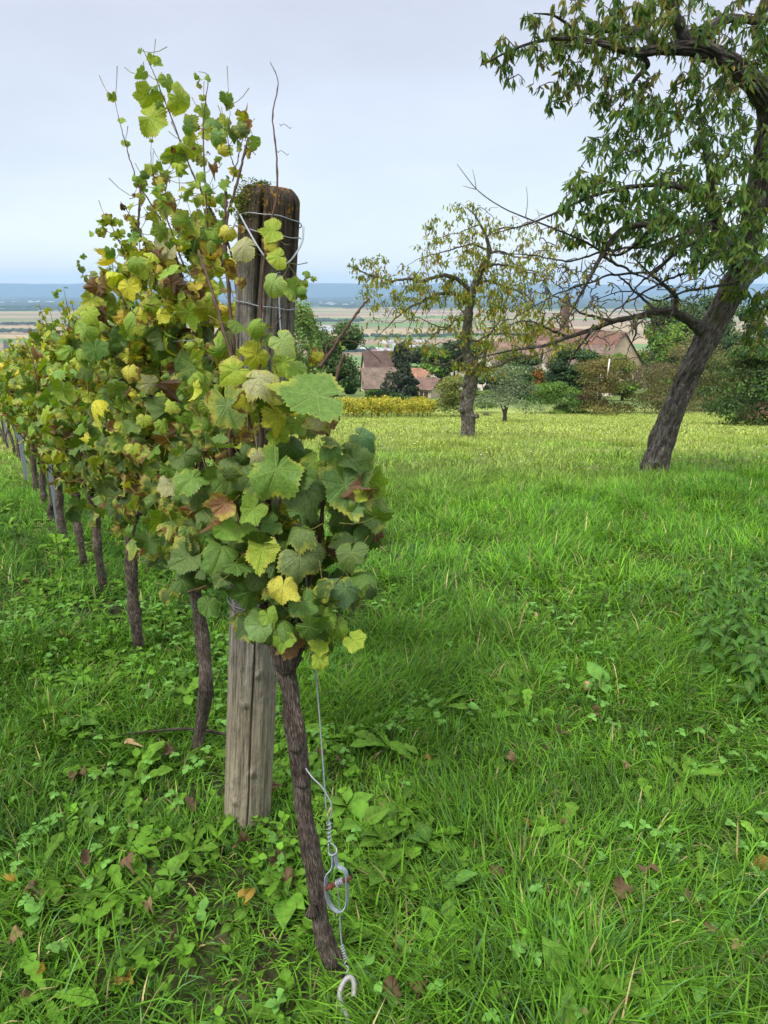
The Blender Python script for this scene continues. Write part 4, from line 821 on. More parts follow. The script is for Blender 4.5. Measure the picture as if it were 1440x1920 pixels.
cw = MB(); helix(cw, a0 + (b0 - a0) * .40, a0 + (b0 - a0) * .68, .0075, 5, .0018); addtube(cw, spline([W(630, 1652, 1.635), W(634, 1675, 1.64), W(637, 1706, 1.66), W(638, 1740, 1.665), W(641, 1775, 1.662)], 24), .0018, 7)
helix(cw, W(641, 1772, 1.662), W(648, 1800, 1.655), .0034, 6, .0018); helix(cw, W(647, 1800, 1.655), W(653, 1834, 1.645), .0042, 2, .0016)
part(cw, 'coiled_wire', M_wire, tn)
an = MB(); ap = spline([W(*p) for p in ((660, 1935, 1.62), (652, 1908, 1.615), (646, 1893, 1.62), (639, 1877, 1.625), (637, 1862, 1.63), (643, 1844, 1.64), (653, 1833, 1.645), (661, 1836, 1.645), (664, 1848, 1.64), (663, 1868, 1.63))], 110)
v, q, t, lc = tube(ap, .0056, 20, lambda s, a, p_: 1 + .13 * np.abs(np.sin(1.5 * a + s * 75)))
an.add(v, q, t, (.5, .5, .5, .5), lc)
M_anch = plain('dull_galvanised_rod', (.24, .24, .225), .6, .35, .2, 120.)
tag(an.build('ground_anchor', M_anch), 'grey twisted steel rod bent into a hook, coming out of the grass', 'ground anchor')
# trellis wires, stakes
for i, (h, lab) in enumerate(((.80, 'lowest'), (1.12, 'middle'), (1.48, 'highest'))):
    s_ = np.linspace(.62, 21, 60); pts = np.array([-.13, 1.33, 0]) + RD * s_[:, None] + RN * (.04 if i == 1 else -.02); pts[:, 2] = G(pts[:, 0], pts[:, 1]) + h
    b = MB(); addtube(b, pts, .0013, 5); tag(b.build('trellis_wire', M_wire), f'thin steel trellis wire along the vine row, {lab} of the three', 'wire')
def stake(base, h, lab):
    t_ = thing('metal_stake', base, lab, 'metal stake'); b = MB(); H = h
    # rolled C section
    prof = np.array([(-.012, .018), (-.022, .018), (-.022, -.018), (.022, -.018), (.022, .018), (.012, .018)]); prof2 = prof * .86
    for z0, z1 in ((-.05, H),):
        P1 = np.vstack([prof, prof2[::-1]]); k = len(P1); V = np.vstack([np.hstack([P1, np.full((k, 1), z0)]), np.hstack([P1, np.full((k, 1), z1)])])
        q = [(i, (i + 1) % k, k + (i + 1) % k, k + i) for i in range(k)]; q += [(k + i, k + i + 1, k + k - 2 - i, k + k - 1 - i) for i in range(5)]; b.add(V, q)
    mkobj('profile', b.mesh('profile', M_zinc, False), t_); t_.rotation_euler = (0, 0, R(30))
    for j in range(3):
        hb_ = MB(); addbox(hb_, (.026, 0, .8 + j * .34), (.014, .014, .006)); mkobj('wire_hook', hb_.mesh('wire_hook', M_zinc, False), t_)
b = GP(112, 992); stake(b, 1.55, 'galvanised metal stake in the row, nearest of the stakes')
b = GP(51, 905); stake(b, 1.55, 'galvanised metal stake in the row, second of the stakes')
for s_ in (10.5, 14.5):
    b = np.array([-.13, 1.33, 0]) + RD * s_; b[2] = G(b[0], b[1]); stake(b, 1.6, 'galvanised metal stake, ' + ('third' if s_ < 11 else 'farthest') + ' along the vine row')
# stick across the grass behind the post
b = MB(); addtube(b, spline([GP(222, 1400) + [0, 0, .05], GP(290, 1397) + [0, 0, .06], GP(360, 1392) + [0, 0, .06], GP(425, 1398) + [0, 0, .05]], 30), np.linspace(.003, .006, 30), 8, disp=lambda s, a, p_: .8 + .4 * vnoise(a * 2, s * 20 + 0 * a, 3))
tag(b.build('fallen_stick', M_vbark), 'thin dead stick lying across the grass behind the wooden post', 'stick')

# ------------------------------------------------------------------ cherry trees
class Tree:
    def __init__(s): s.wood = MB(); s.tw = MB(); s.lf = MB(); s.nodes = np.zeros((0, 3)); s.nr = np.zeros(0)
    def limb(s, pts, seg=14, rings=None, seed=1, rough=1., mb=None, wander=0.):
        Q = np.array([[*P(x, y, Y), r] for x, y, Y, r in pts]); n = rings or 8 * len(pts); Q = spline(Q, n); p, r = Q[:, :3], np.maximum(Q[:, 3], .002)
        if wander: p[2:-1] += np.cumsum(rng.normal(0, wander, (n - 3, 3)), 0) * np.sin(np.linspace(0, math.pi, n - 3))[:, None]
        L = np.concatenate([[0], np.cumsum(np.linalg.norm(np.diff(p, axis=0), axis=1))])
        def disp(ss, a, p_):
            z = L[:, None] / max(.05, r[0])
            ridge = np.abs(vnoise(a * 2.6 + .5 * np.sin(z * .7), z * .75 + 0 * a, seed) * 2 - 1)
            return 1 + rough * (.16 * (vnoise(a * 1.2 + 0 * z, z * .45, seed + 1) - .5) - .20 * (1 - ridge) ** 2.5 + .12 * (vnoise(a * 6 + 0 * z, z * 2.4, seed + 2) - .5))
        v, q, t, lc = tube(p, r, seg, disp); (mb or s.wood).add(v, q, t, (.1, .1, .1, .5), lc)
        s.nodes = np.vstack([s.nodes, p]); s.nr = np.concatenate([s.nr, r])
    def grow(s, targets, droop=.15, r0=.006, leaves=8, tmpl=ST_lance, size=.10, cols=None, spread=.04, start=.3, hang=.8, jit=.03, maxr=.009, seg=4):
        P_ = np.asarray(targets); d0 = np.array([np.min(((s.nodes - p) ** 2).sum(1)) for p in P_]); LO = []
        for p in P_[np.argsort(d0)]:
            dd = ((s.nodes - p) ** 2).sum(1) + 0 * s.nr; i = int(np.argmin(dd)); a = s.nodes[i]; L = math.sqrt(dd[i])
            if L < .02: continue
            m = a + (p - a) * .5 + np.array([0, 0, droop * L]) + rng.normal(0, .10 * L, 3); e = p
            n = 7 if L > .15 else 5; pp = spline([a, m, e], n); pp[1:-1] += rng.normal(0, jit * L, (n - 2, 3))
            ra = min(maxr, max(.0025, s.nr[i] * .7, .004 * L)) ; ra = min(ra, s.nr[i]); addtube(s.tw, pp, np.linspace(max(ra, .0055), .0032, n), seg, cap=False)
            s.nodes = np.vstack([s.nodes, pp[1:]]); s.nr = np.concatenate([s.nr, np.linspace(ra, .0018, n)[1:]])
            if leaves:
                k = rng.poisson(leaves); u = rng.uniform(start, 1, k); idx = u * (n - 1); j = np.minimum(idx.astype(int), n - 2); f = (idx - j)[:, None]
                LO.append(pp[j] * (1 - f) + pp[j + 1] * f + rng.normal(0, spread * .4, (k, 3)))
        if LO:
            O = np.vstack(LO); M = len(O); Y = nrm(np.array([0, 0, -hang]) + rng.normal(0, .42, (M, 3))); r_ = rng.normal(0, 1, (M, 3)); X = nrm(np.cross(Y, r_)); Z = np.cross(X, Y)
            c = cols[rng.choice(len(cols), M, p=None)] * rng.uniform(.75, 1.3, (M, 1))
            instances(s.lf, tmpl[0], tmpl[1], None, O, X, Y, Z, size * rng.uniform(.6, 1.2, M), c, tmpl[2])
def blob(cx, cy, rx, ry, Y0, Y1, n):
    a = rng.random(n) * 6.283; r = np.sqrt(rng.random(n)); return [P(cx + rx * r_ * math.cos(t), cy + ry * r_ * math.sin(t), rng.uniform(Y0, Y1)) for r_, t in zip(r, a)]
T1 = Tree(); b1 = GP(1224, 893)
Y1 = b1[1]
T1.limb([(1221, 905, Y1, .215), (1226, 880, Y1, .178), (1238, 840, Y1, .155), (1263, 770, Y1, .140), (1290, 705, Y1, .133), (1322, 640, Y1, .135), (1350, 588, Y1, .145), (1374, 540, Y1, .155), (1392, 500, Y1, .14), (1402, 450, Y1, .12), (1418, 380, Y1 - .1, .125), (1432, 300, Y1 - .2, .12), (1440, 230, Y1 - .3, .115), (1436, 190, Y1 - .4, .11), (1412, 155, Y1 - .5, .105), (1375, 125, Y1 - .6, .10), (1335, 102, Y1 - .7, .09), (1292, 88, Y1 - .8, .075), (1245, 92, Y1 - .9, .055), (1190, 98, Y1 - 1., .04), (1130, 82, Y1 - 1., .028), (1060, 72, Y1 - 1., .02), (1000, 80, Y1 - 1., .013), (950, 98, Y1 - 1., .009), (905, 122, Y1 - 1., .005)], 72, 620, 3, 1.25)
T1.limb([(1292, 88, Y1 - .8, .06), (1272, 45, Y1 - .9, .055), (1255, 5, Y1 - 1., .05), (1245, -60, Y1 - 1.1, .04)], 14, 40, 5)
T1.limb([(1245, 92, Y1 - .9, .05), (1205, 60, Y1 - .8, .04), (1150, 55, Y1 - .7, .03), (1090, 60, Y1 - .6, .02), (1040, 30, Y1 - .6, .012), (1000, 25, Y1 - .6, .006)], 10, 50, 6)
T1.limb([(1300, 90, Y1 - .8, .05), (1330, 50, Y1 - .6, .045), (1375, 35, Y1 - .5, .04), (1440, 40, Y1 - .4, .035), (1500, 30, Y1 - .3, .03)], 12, 40, 7)
T1.limb([(1436, 190, Y1 - .4, .10), (1450, 110, Y1 - .3, .08), (1420, 60, Y1 - .3, .06), (1440, -10, Y1 - .4, .05)], 14, 40, 8)
T1.limb([(1190, 98, Y1 - 1., .03), (1215, 120, Y1 - .9, .024), (1190, 150, Y1 - .8, .02), (1175, 185, Y1 - .8, .012), (1150, 220, Y1 - .8, .006)], 8, 30, 9)
T1.limb([(1392, 500, Y1, .12), (1368, 455, Y1 - .3, .085), (1345, 420, Y1 - .5, .07), (1335, 370, Y1 - .7, .05), (1328, 300, Y1 - .9, .035), (1310, 240, Y1 - 1., .02)], 16, 60, 10)
T1.limb([(1374, 545, Y1, .09), (1410, 515, Y1 + .2, .075), (1445, 485, Y1 + .4, .07), (1500, 430, Y1 + .6, .06)], 14, 30, 11)
T1.limb([(1318, 622, Y1, .085), (1296, 604, Y1 - .2, .062), (1268, 588, Y1 - .4, .045), (1235, 584, Y1 - .6, .036), (1195, 594, Y1 - .8, .032), (1150, 602, Y1 - 1., .028), (1110, 618, Y1 - 1.1, .024), (1065, 632, Y1 - 1.2, .019), (1020, 648, Y1 - 1.2, .015), (965, 656, Y1 - 1.2, .012), (910, 668, Y1 - 1.2, .007), (870, 680, Y1 - 1.2, .004)], 14, 130, 12, 1.2)
T1.limb([(1262, 586, Y1 - .45, .032), (1268, 560, Y1 - .5, .03), (1250, 538, Y1 - .6, .022), (1215, 510, Y1 - .7, .014), (1190, 485, Y1 - .8, .008)], 8, 30, 13)
T1.limb([(1345, 420, Y1 - .5, .05), (1290, 425, Y1 - .8, .035), (1230, 420, Y1 - 1., .03), (1165, 432, Y1 - 1.2, .028), (1128, 480, Y1 - 1.3, .022), (1098, 535, Y1 - 1.3, .016), (1068, 590, Y1 - 1.3, .009), (1050, 620, Y1 - 1.3, .004)], 10, 70, 14)
T1.limb([(1345, 380, Y1 - .65, .045), (1270, 350, Y1 - .9, .03), (1185, 350, Y1 - 1.1, .022), (1110, 368, Y1 - 1.2, .016), (1045, 398, Y1 - 1.2, .012), (990, 420, Y1 - 1.2, .008), (925, 438, Y1 - 1.2, .004)], 8, 60, 15)
T1.limb([(1230, 420, Y1 - 1., .02), (1160, 478, Y1 - 1.1, .014), (1090, 450, Y1 - 1.1, .011), (1030, 425, Y1 - 1.1, .009), (985, 408, Y1 - 1.1, .008), (940, 388, Y1 - 1.1, .006), (895, 356, Y1 - 1.1, .005), (857, 308, Y1 - 1.1, .0025)], 6, 60, 16)
T1.limb([(893, 355, Y1 - 1.1, .004), (890, 335, Y1 - 1.1, .003), (886, 318, Y1 - 1.1, .002)], 5, 10, 17); T1.limb([(893, 355, Y1 - 1.1, .004), (880, 352, Y1 - 1.1, .003), (868, 348, Y1 - 1.1, .002)], 5, 10, 17)
T1.limb([(985, 408, Y1 - 1.1, .004), (989, 380, Y1 - 1.1, .003), (987, 350, Y1 - 1.1, .002)], 5, 10, 17)
for lst in ([(1368, 455), (1320, 500), (1270, 520), (1200, 560), (1150, 590), (1110, 640)], [(1335, 440), (1270, 470), (1220, 500), (1150, 500), (1080, 520), (1010, 560), (960, 600)], [(1300, 430), (1240, 500), (1190, 540), (1160, 590)], [(1330, 420), (1230, 455), (1150, 460), (1070, 475), (1000, 470), (930, 475)],
            [(1385, 530), (1320, 540), (1290, 545), (1240, 560), (1180, 545), (1120, 560)], [(1110, 618), (1080, 660), (1060, 690)], [(1195, 592), (1190, 625), (1180, 650)], [(1065, 632), (1030, 620), (990, 600), (950, 610)], [(1150, 602), (1100, 590), (1050, 560), (1020, 530)], [(1130, 480), (1180, 510), (1250, 540)], [(1235, 584), (1200, 560), (1160, 530), (1130, 500)]):
    n_ = len(lst); T1.limb([(x, y, Y1 - 1.1 + .1 * rng.normal(), .018 - .014 * i / (n_ - 1)) for i, (x, y) in enumerate(lst)], 6, 8 * n_, 18, 1., None, .006)
T1.nr = np.minimum(T1.nr, .02)
GC = np.array([[.05, .11, .025], [.07, .14, .03], [.04, .09, .03], [.09, .16, .025], [.12, .18, .03], [.045, .10, .035]]); YC = np.array([[.10, .14, .03], [.12, .15, .03], [.08, .13, .03], [.15, .13, .03]]); YC2 = np.array([[.20, .22, .03], [.22, .14, .025], [.14, .19, .03], [.26, .22, .04], [.12, .15, .03]])
tg = blob(1240, 110, 190, 90, Y1 - 1.5, Y1 - .2, 110) + blob(1150, 40, 160, 60, Y1 - 1.4, Y1 - .3, 100) + blob(1020, 100, 100, 75, Y1 - 1.2, Y1 - .7, 42) + blob(1340, 30, 150, 60, Y1 - 1.2, Y1 + .2, 100) + blob(1100, 150, 70, 60, Y1 - 1.2, Y1 - .6, 24) + blob(940, 105, 36, 24, Y1 - 1.1, Y1 - .9, 12) + blob(1260, 190, 120, 50, Y1 - 1.2, Y1 - .4, 34) + blob(1420, 130, 90, 70, Y1 - 1., Y1 + .3, 40) + blob(1045, 190, 22, 22, Y1 - 1.1, Y1 - .9, 5)
T1.grow(tg, .12, leaves=9, size=.088, cols=np.vstack([YC, GC[:3]]), hang=1.1)
tg = blob(1260, 300, 170, 120, Y1 - 1.7, Y1 - .2, 210) + blob(1300, 410, 150, 95, Y1 - 1.7, Y1 - .2, 230) + blob(1380, 340, 110, 170, Y1 - 1.5, Y1 + .3, 230) + blob(1170, 380, 100, 60, Y1 - 1.5, Y1 - .6, 85) + blob(1180, 250, 70, 50, Y1 - 1.5, Y1 - .7, 46) + blob(1120, 310, 45, 40, Y1 - 1.4, Y1 - .8, 22) + blob(1090, 420, 55, 40, Y1 - 1.4, Y1 - .9, 40) + blob(1080, 360, 40, 40, Y1 - 1.4, Y1 - .9, 24) + blob(1390, 470, 60, 50, Y1 - 1.2, Y1 - .3, 60) + blob(1240, 460, 110, 30, Y1 - 1.4, Y1 - .7, 46) + blob(1450, 260, 80, 200, Y1 - .8, Y1 + .8, 120)
T1.grow([tg[i] for i in rng.permutation(len(tg))[:int(len(tg) * .55)]], .12, leaves=9, size=.095, cols=np.vstack([GC, YC[:2]]), hang=.95, spread=.06)
tg = blob(1420, 610, 36, 60, Y1 - .2, Y1 + .6, 30) + blob(1480, 600, 60, 100, Y1 - .2, Y1 + .8, 40) + blob(1380, 545, 30, 30, Y1 - .4, Y1 - .2, 10)
T1.grow(tg, .12, leaves=9, size=.11, cols=np.vstack([GC, YC]), hang=.9)
tg = blob(1040, 490, 90, 80, Y1 - 1.4, Y1 - .8, 60) + blob(990, 620, 80, 50, Y1 - 1.4, Y1 - 1., 26) + blob(1180, 640, 110, 40, Y1 - 1.2, Y1 - .8, 22)
T1.grow(tg, .1, leaves=3.5, size=.06, cols=YC2, hang=1.)
tg = blob(1170, 550, 160, 90, Y1 - 1.6, Y1 - .6, 260) + blob(1050, 580, 90, 80, Y1 - 1.5, Y1 - .9, 130) + blob(1290, 520, 70, 50, Y1 - 1.2, Y1 - .5, 60)
T1.grow(tg, .1, leaves=.6, size=.06, cols=YC2, hang=1.)
t1 = thing('cherry_tree', b1, 'large leaning cherry tree with dark green drooping leaves and thick fissured trunk', 'tree')
part(T1.wood, 'trunk', M_cbark, t1); part(T1.tw, 'twigs', M_twig, t1); part(T1.lf, 'crown', M_tree, t1)

T2 = Tree(); b2 = GP(877, 820); Y2 = b2[1]
k2 = Y2 / 16.
T2.limb([(x, y, Y, r * k2 * .84) for x, y, Y, r in [(877, 828, Y2, .25), (877, 810, Y2, .20), (878, 785, Y2, .195), (874, 765, Y2, .185), (878, 740, Y2, .19), (882, 715, Y2, .205), (885, 690, Y2, .20), (876, 665, Y2, .125), (873, 635, Y2, .12), (877, 600, Y2, .12), (882, 565, Y2, .115), (892, 530, Y2 - .1, .10), (906, 500, Y2 - .2, .08), (917, 475, Y2 - .2, .06), (912, 445, Y2 - .3, .045), (900, 420, Y2 - .3, .03), (886, 398, Y2 - .4, .015), (872, 388, Y2 - .4, .006)]], 28, 240, 21, .9)
for kx, ky, rr in ((863, 768, .09), (891, 780, .07), (862, 742, .07), (866, 722, .06), (893, 700, .08)):
    c_ = P(kx + 3, ky, Y2 - .12); T2.wood.add(*(lambda a: (a[0], a[1], a[2], (.1, .1, .1, .5), a[3]))(tube(np.array([c_ - [0, 0, rr], c_ - [0, 0, rr * .5], c_ + [0, 0, rr * .4], c_ + [0, 0, rr]]), [rr * .3, rr, rr * .9, rr * .2], 10)))
L2 = [([(880, 568), (862, 553), (840, 550), (812, 556), (792, 566), (775, 572), (752, 590), (728, 612), (700, 640)], .06),
      ([(884, 548), (868, 530), (850, 518), (825, 513), (795, 520), (765, 518), (735, 525), (700, 518), (670, 505), (650, 497)], .07),
      ([(874, 662), (850, 678), (825, 684), (800, 682), (775, 668), (760, 650)], .045), ([(884, 705), (900, 694), (912, 672), (916, 645), (925, 620), (950, 590)], .07), ([(900, 694), (930, 686), (965, 672), (1000, 668), (1040, 655)], .055),
      ([(874, 600), (850, 600), (838, 615), (815, 628), (790, 650)], .04), ([(880, 575), (868, 565), (856, 575), (862, 595), (850, 612), (830, 640)], .03), ([(917, 475), (940, 470), (975, 478), (1010, 468), (1050, 472)], .035),
      ([(912, 445), (935, 425), (965, 420), (990, 410), (1020, 400)], .03), ([(906, 500), (935, 495), (970, 500), (1010, 510), (1040, 530)], .04), ([(900, 420), (880, 430), (850, 440), (820, 445), (790, 450)], .02), ([(917, 470), (890, 460), (860, 462), (830, 470), (795, 480), (760, 500)], .035),
      ([(892, 530), (920, 530), (960, 545), (1000, 570), (1020, 600)], .05), ([(886, 398), (905, 388), (930, 400), (950, 420)], .015), ([(873, 635), (900, 640), (940, 630), (980, 630)], .04), ([(838, 615), (810, 610), (780, 600), (740, 610), (700, 600)], .02), ([(792, 566), (770, 600), (755, 640), (740, 665)], .015), ([(820, 556), (800, 590), (790, 620)], .015), ([(876, 665), (860, 650), (830, 640), (800, 650), (770, 640), (720, 620)], .02), ([(840, 550), (830, 580), (822, 610)], .012), ([(752, 560), (735, 590), (722, 630)], .01)]
for pl, r in L2:
    n_ = len(pl); yy_ = Y2 + rng.normal(0, .5); T2.limb([(x, y, Y2 + (yy_ - Y2) * i / (n_ - 1), r * (1 - .88 * i / (n_ - 1))) for i, (x, y) in enumerate(pl)], 9, 8 * n_, 22, 1., None, .012)
T2.nr = np.minimum(T2.nr, .02)
AC = np.array([[.19, .23, .025], [.16, .17, .025], [.17, .21, .025], [.24, .15, .02], [.14, .17, .025], [.10, .15, .025], [.26, .22, .03], [.12, .16, .025]])
tg = blob(930, 600, 85, 75, Y2 - 1.2, Y2 + .8, 170) + blob(760, 545, 90, 45, Y2 - 1., Y2 + .8, 70) + blob(850, 520, 80, 50, Y2 - 1., Y2 + 1., 70) + blob(980, 560, 90, 80, Y2 - 1.2, Y2 + 1., 110) + blob(870, 420, 80, 42, Y2 - 1., Y2 + .5, 40) + blob(700, 500, 50, 30, Y2 - .5, Y2 + .5, 26) + blob(960, 480, 90, 60, Y2 - 1., Y2 + 1., 60) + blob(840, 470, 70, 30, Y2 - 1., Y2 + .6, 30) + blob(780, 650, 70, 24, Y2 - .8, Y2 + .4, 24) + blob(900, 690, 60, 20, Y2 - .6, Y2 - .1, 24) + blob(1030, 640, 60, 40, Y2 - .5, Y2 + .5, 30) + blob(810, 570, 60, 60, Y2 - .8, Y2 + .6, 22)
T2.grow(tg, .12, leaves=10, size=.115, cols=AC, hang=.9, spread=.14, tmpl=ST_lance4, maxr=.014)
tg = blob(780, 600, 95, 65, Y2 - .8, Y2 + .6, 170) + blob(740, 560, 80, 45, Y2 - .8, Y2 + .6, 70) + blob(950, 450, 110, 70, Y2 - 1., Y2 + 1., 60)
T2.grow(tg, -.05, leaves=1, size=.10, cols=AC, hang=.9, tmpl=ST_lance4, maxr=.012)
t2 = thing('cherry_tree', b2, 'smaller old cherry tree with sparse yellow and rust coloured leaves and knobbly upright trunk', 'tree')
part(T2.wood, 'trunk', M_cbark, t2); part(T2.tw, 'twigs', M_twig, t2); part(T2.lf, 'crown', M_tree, t2)

# ------------------------------------------------------------------ nettles on the right, fallen leaves
def nettle(seed):
    r = np.random.default_rng(seed); b = MB(); h = r.uniform(.20, .34); lean = r.normal(0, .05, 2); pts = np.array([[0, 0, -.02], [lean[0], lean[1], h * .5], [lean[0] * 2.2, lean[1] * 2.2, h]])
    pp = spline(pts, 9); st = MB(); addtube(st, pp, np.linspace(.003, .0015, 9), 5, (.08, .12, .05, .5))
    O = []; H = []; Sz = []
    for i in range(7):
        f = .2 + .8 * i / 6; c = pp[int(f * 8)]
        for s_ in (0, math.pi): O.append(c); H.append(s_ + i * math.pi / 2 + r.normal(0, .2)); Sz.append(.085 * (1.15 - .65 * f) * r.uniform(.85, 1.15))
    n = len(O); X, Y, Z = frames(np.array(H), r.normal(-.15, .25, n), r.normal(0, .2, n)); T = strip([.02, .22, .30, .27, .2, .12, .01], .25, .35)
    instances(b, T[0], T[1], None, np.array(O), X, Y, Z, np.array(Sz), np.array([.04, .11, .02]) * r.uniform(.8, 1.25, (n, 1)), T[2]); return st, b
protos = []
for i in range(6): s_, l_ = nettle(i + 40); protos.append((s_.mesh('stem', M_weed), l_.mesh('leaves', M_weed)))
npx = [(1405, 1180), (1380, 1150), (1430, 1140), (1350, 1120), (1320, 1140), (1410, 1110), (1438, 1220), (1380, 1225), (1300, 1100), (1345, 1165), (1460, 1170), (1425, 1260), (1280, 1135), (1330, 1080), (1370, 1085), (1440, 1085), (1395, 1070), (1260, 1105), (1470, 1240), (1360, 1200), (1500, 1200), (1480, 1120), (1310, 1180), (1240, 1080), (1420, 1300), (1390, 1290), (1340, 1240), (1200, 1090), (1225, 1130), (1465, 1300), (1400, 1140), (1375, 1120), (1440, 1180), (1415, 1215), (1360, 1140), (1385, 1185), (1450, 1130), (1335, 1110), (1400, 1240)]
for i, (x, y) in enumerate(npx):
    p = GP(x, y + 45); o = thing('nettle_plant', p, ('small outlying nettle left of the clump at the right edge' if x < 1300 else 'leafy nettle at the front of the clump at the right edge' if y > 1190 else 'leafy nettle at the back of the clump at the right edge' if y < 1115 else 'leafy nettle in the middle of the clump at the right edge'), 'nettle', 'nettles ' + ('left of the clump' if x < 1300 else 'front' if y > 1190 else 'back' if y < 1115 else 'middle'), rng.random() * 6.28)
    a, b = protos[i % 6]; mkobj('stem', a, o); mkobj('leaves', b, o); s_ = rng.uniform(.85, 1.25) * (.7 if x < 1290 else 1); o.scale = (s_, s_, s_)
fpx = [(660, 1312, 40, 0), (1118, 1360, 30, 0), (1056, 1388, 34, 0), (863, 1206, 26, 1), (1032, 1300, 20, 0), (955, 1450, 26, 1), (1212, 1660, 46, 0), (1165, 1705, 60, 0), (1190, 1840, 40, 1), (1170, 1890, 50, 2), (1420, 1640, 50, 2), (1375, 1812, 26, 1), (1300, 1720, 40, 0), (930, 1660, 36, 0), (990, 1590, 34, 0), (990, 1570, 28, 2), (790, 1895, 50, 0), (735, 1895, 40, 0), (1370, 1865, 34, 1), (1060, 1560, 24, 0), (1172, 1462, 22, 1), (800, 1432, 24, 2), (50, 1890, 60, 0), (240, 1852, 36, 2), (226, 1872, 18, 2), (40, 1782, 28, 1), (70, 1700, 36, 0), (35, 1680, 30, 2), (160, 1640, 30, 0), (243, 1640, 32, 0), (520, 1640, 50, 0), (540, 1672, 40, 0), (455, 1610, 46, 0), (462, 1710, 40, 2), (508, 1495, 26, 0), (355, 1528, 34, 0), (150, 1478, 34, 0), (320, 1432, 30, 0), (240, 1420, 22, 1), (180, 1320, 20, 0), (165, 1072, 14, 2), (120, 1210, 30, 1), (52, 1105, 14, 0), (165, 1215, 20, 1), (250, 1055, 18, 1), (1268, 1120, 24, 0), (1140, 1010, 16, 1), (940, 1020, 14, 0), (1100, 1310, 26, 1), (1020, 1420, 26, 0), (880, 1350, 22, 1), (1290, 1180, 24, 1), (735, 1160, 20, 0), (1005, 1165, 22, 1), (1330, 1780, 40, 0), (640, 1450, 30, 0), (605, 1430, 24, 0), (90, 1850, 26, 2), (330, 1785, 24, 0), (280, 1720, 24, 1)]
LC = [(.12, .075, .04), (.30, .20, .10), (.34, .22, .04)]; names = ['dry reddish brown', 'pale tan curled', 'yellow orange']
lmesh = []
for c in range(3):
    for j in range(5):
        b = MB(); vleaves(b, np.zeros((1, 3)), np.array([[rng.normal(0, .2), rng.normal(0, .2), 1.]]), np.array([[1., 0, 0]]), np.array([1.]), np.array([[*(np.array(LC[c]) * rng.uniform(.55, 1.2)), .05 if c < 2 else .5]]), 0, np.array([rng.uniform(.2, 1.)]), 1.6); lmesh.append(b.mesh('fallen_leaf', M_dry if c < 2 else M_vine))
for i, (x, y, d, c) in enumerate(fpx):
    p = GP(x, y); dep = float(np.linalg.norm(p - [0, 0, CAMZ])); s_ = min(d, 42) / FPX * dep / 1.9
    o = mkobj('fallen_leaf', lmesh[c * 5 + i % 5], None, p + [0, 0, .03 + .045 * rng.random()]); o.scale = (s_, s_, s_); o.rotation_euler = (rng.normal(.3, .45), rng.normal(0, .45), rng.random() * 6.28)
    wh = ('left of the wooden post' if x < 430 else 'by the post foot' if x < 680 else 'right of the guy wire' if x < 980 else 'in the right hand grass') + (', near the bottom edge' if y > 1560 else ', farther up the grass' if y < 1330 else '')
    tag(o, f'{names[c]} fallen leaf {wh}', 'fallen leaf', f'{names[c]} fallen leaves {wh}')

# ------------------------------------------------------------------ bushes and background trees
def crown_mesh(wd, ht, n, ls, cols, lumps=14, low=0., wild=.0, seed=0, shape='round', name='crown'):
    r = np.random.default_rng(seed + 100); b = MB(); L = []
    for i in range(lumps):
        a = r.random() * 6.283; zf = r.uniform(.0 if shape == 'dome' else .1, .9); pr = {'round': math.sqrt(max(.02, 1 - (zf * 1.9 - .95) ** 2)), 'cone': 1.05 - zf, 'dome': math.sqrt(max(.02, 1 - zf ** 2)), 'col': .9}[shape]
        rr = math.sqrt(r.random()) * pr * .72; R_ = r.uniform(.20, .36) * (1.1 - .4 * zf if shape == 'cone' else 1)
        L.append((rr * math.cos(a) * wd / 2, rr * math.sin(a) * wd / 2, low + zf * (ht - low), R_))
    L = np.array(L); li = r.integers(0, lumps, n); d = nrm(r.normal(0, 1, (n, 3))); d[:, 2] = np.abs(d[:, 2]) * .9 - .25 * r.random(n); d = nrm(d)
    R3 = L[li, 3:4] * np.array([wd, wd, ht * .9]) * .62; O = L[li, :3] + d * R3 * (r.uniform(.55, 1.05, (n, 1)) + wild * np.abs(r.normal(0, .3, (n, 1)))); O[:, 2] = np.clip(O[:, 2], .02 * ht + low * .8, None)
    Z = nrm(d + r.normal(0, .6, (n, 3))); Y = nrm(np.cross(Z, r.normal(0, 1, (n, 3)))); X = np.cross(Y, Z)
    cols = np.asarray(cols); lc_ = r.random(lumps)[li]; ci = np.clip((lc_ * len(cols) + r.normal(0, .7, n)).astype(int), 0, len(cols) - 1); c = cols[ci] * r.uniform(.7, 1.3, (n, 1))
    V = np.array([[-.5, 0, 0], [.0, -.35, .08], [.5, 0, 0], [0, .55, .06]]) * 1.5
    instances(b, V, np.array([[0, 1, 2, 3]]), None, O, X, Y, Z, ls * r.uniform(.6, 1.3, n), c, V)
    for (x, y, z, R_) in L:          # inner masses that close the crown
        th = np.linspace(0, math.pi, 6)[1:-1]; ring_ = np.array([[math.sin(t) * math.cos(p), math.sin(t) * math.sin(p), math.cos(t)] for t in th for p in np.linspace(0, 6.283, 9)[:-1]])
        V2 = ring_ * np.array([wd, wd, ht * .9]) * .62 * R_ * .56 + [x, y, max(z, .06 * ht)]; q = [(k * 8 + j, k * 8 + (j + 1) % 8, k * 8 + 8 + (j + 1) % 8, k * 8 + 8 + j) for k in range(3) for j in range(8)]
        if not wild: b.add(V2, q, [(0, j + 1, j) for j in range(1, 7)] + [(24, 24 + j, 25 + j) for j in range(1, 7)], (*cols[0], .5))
    return b.mesh(name, M_bush, False)
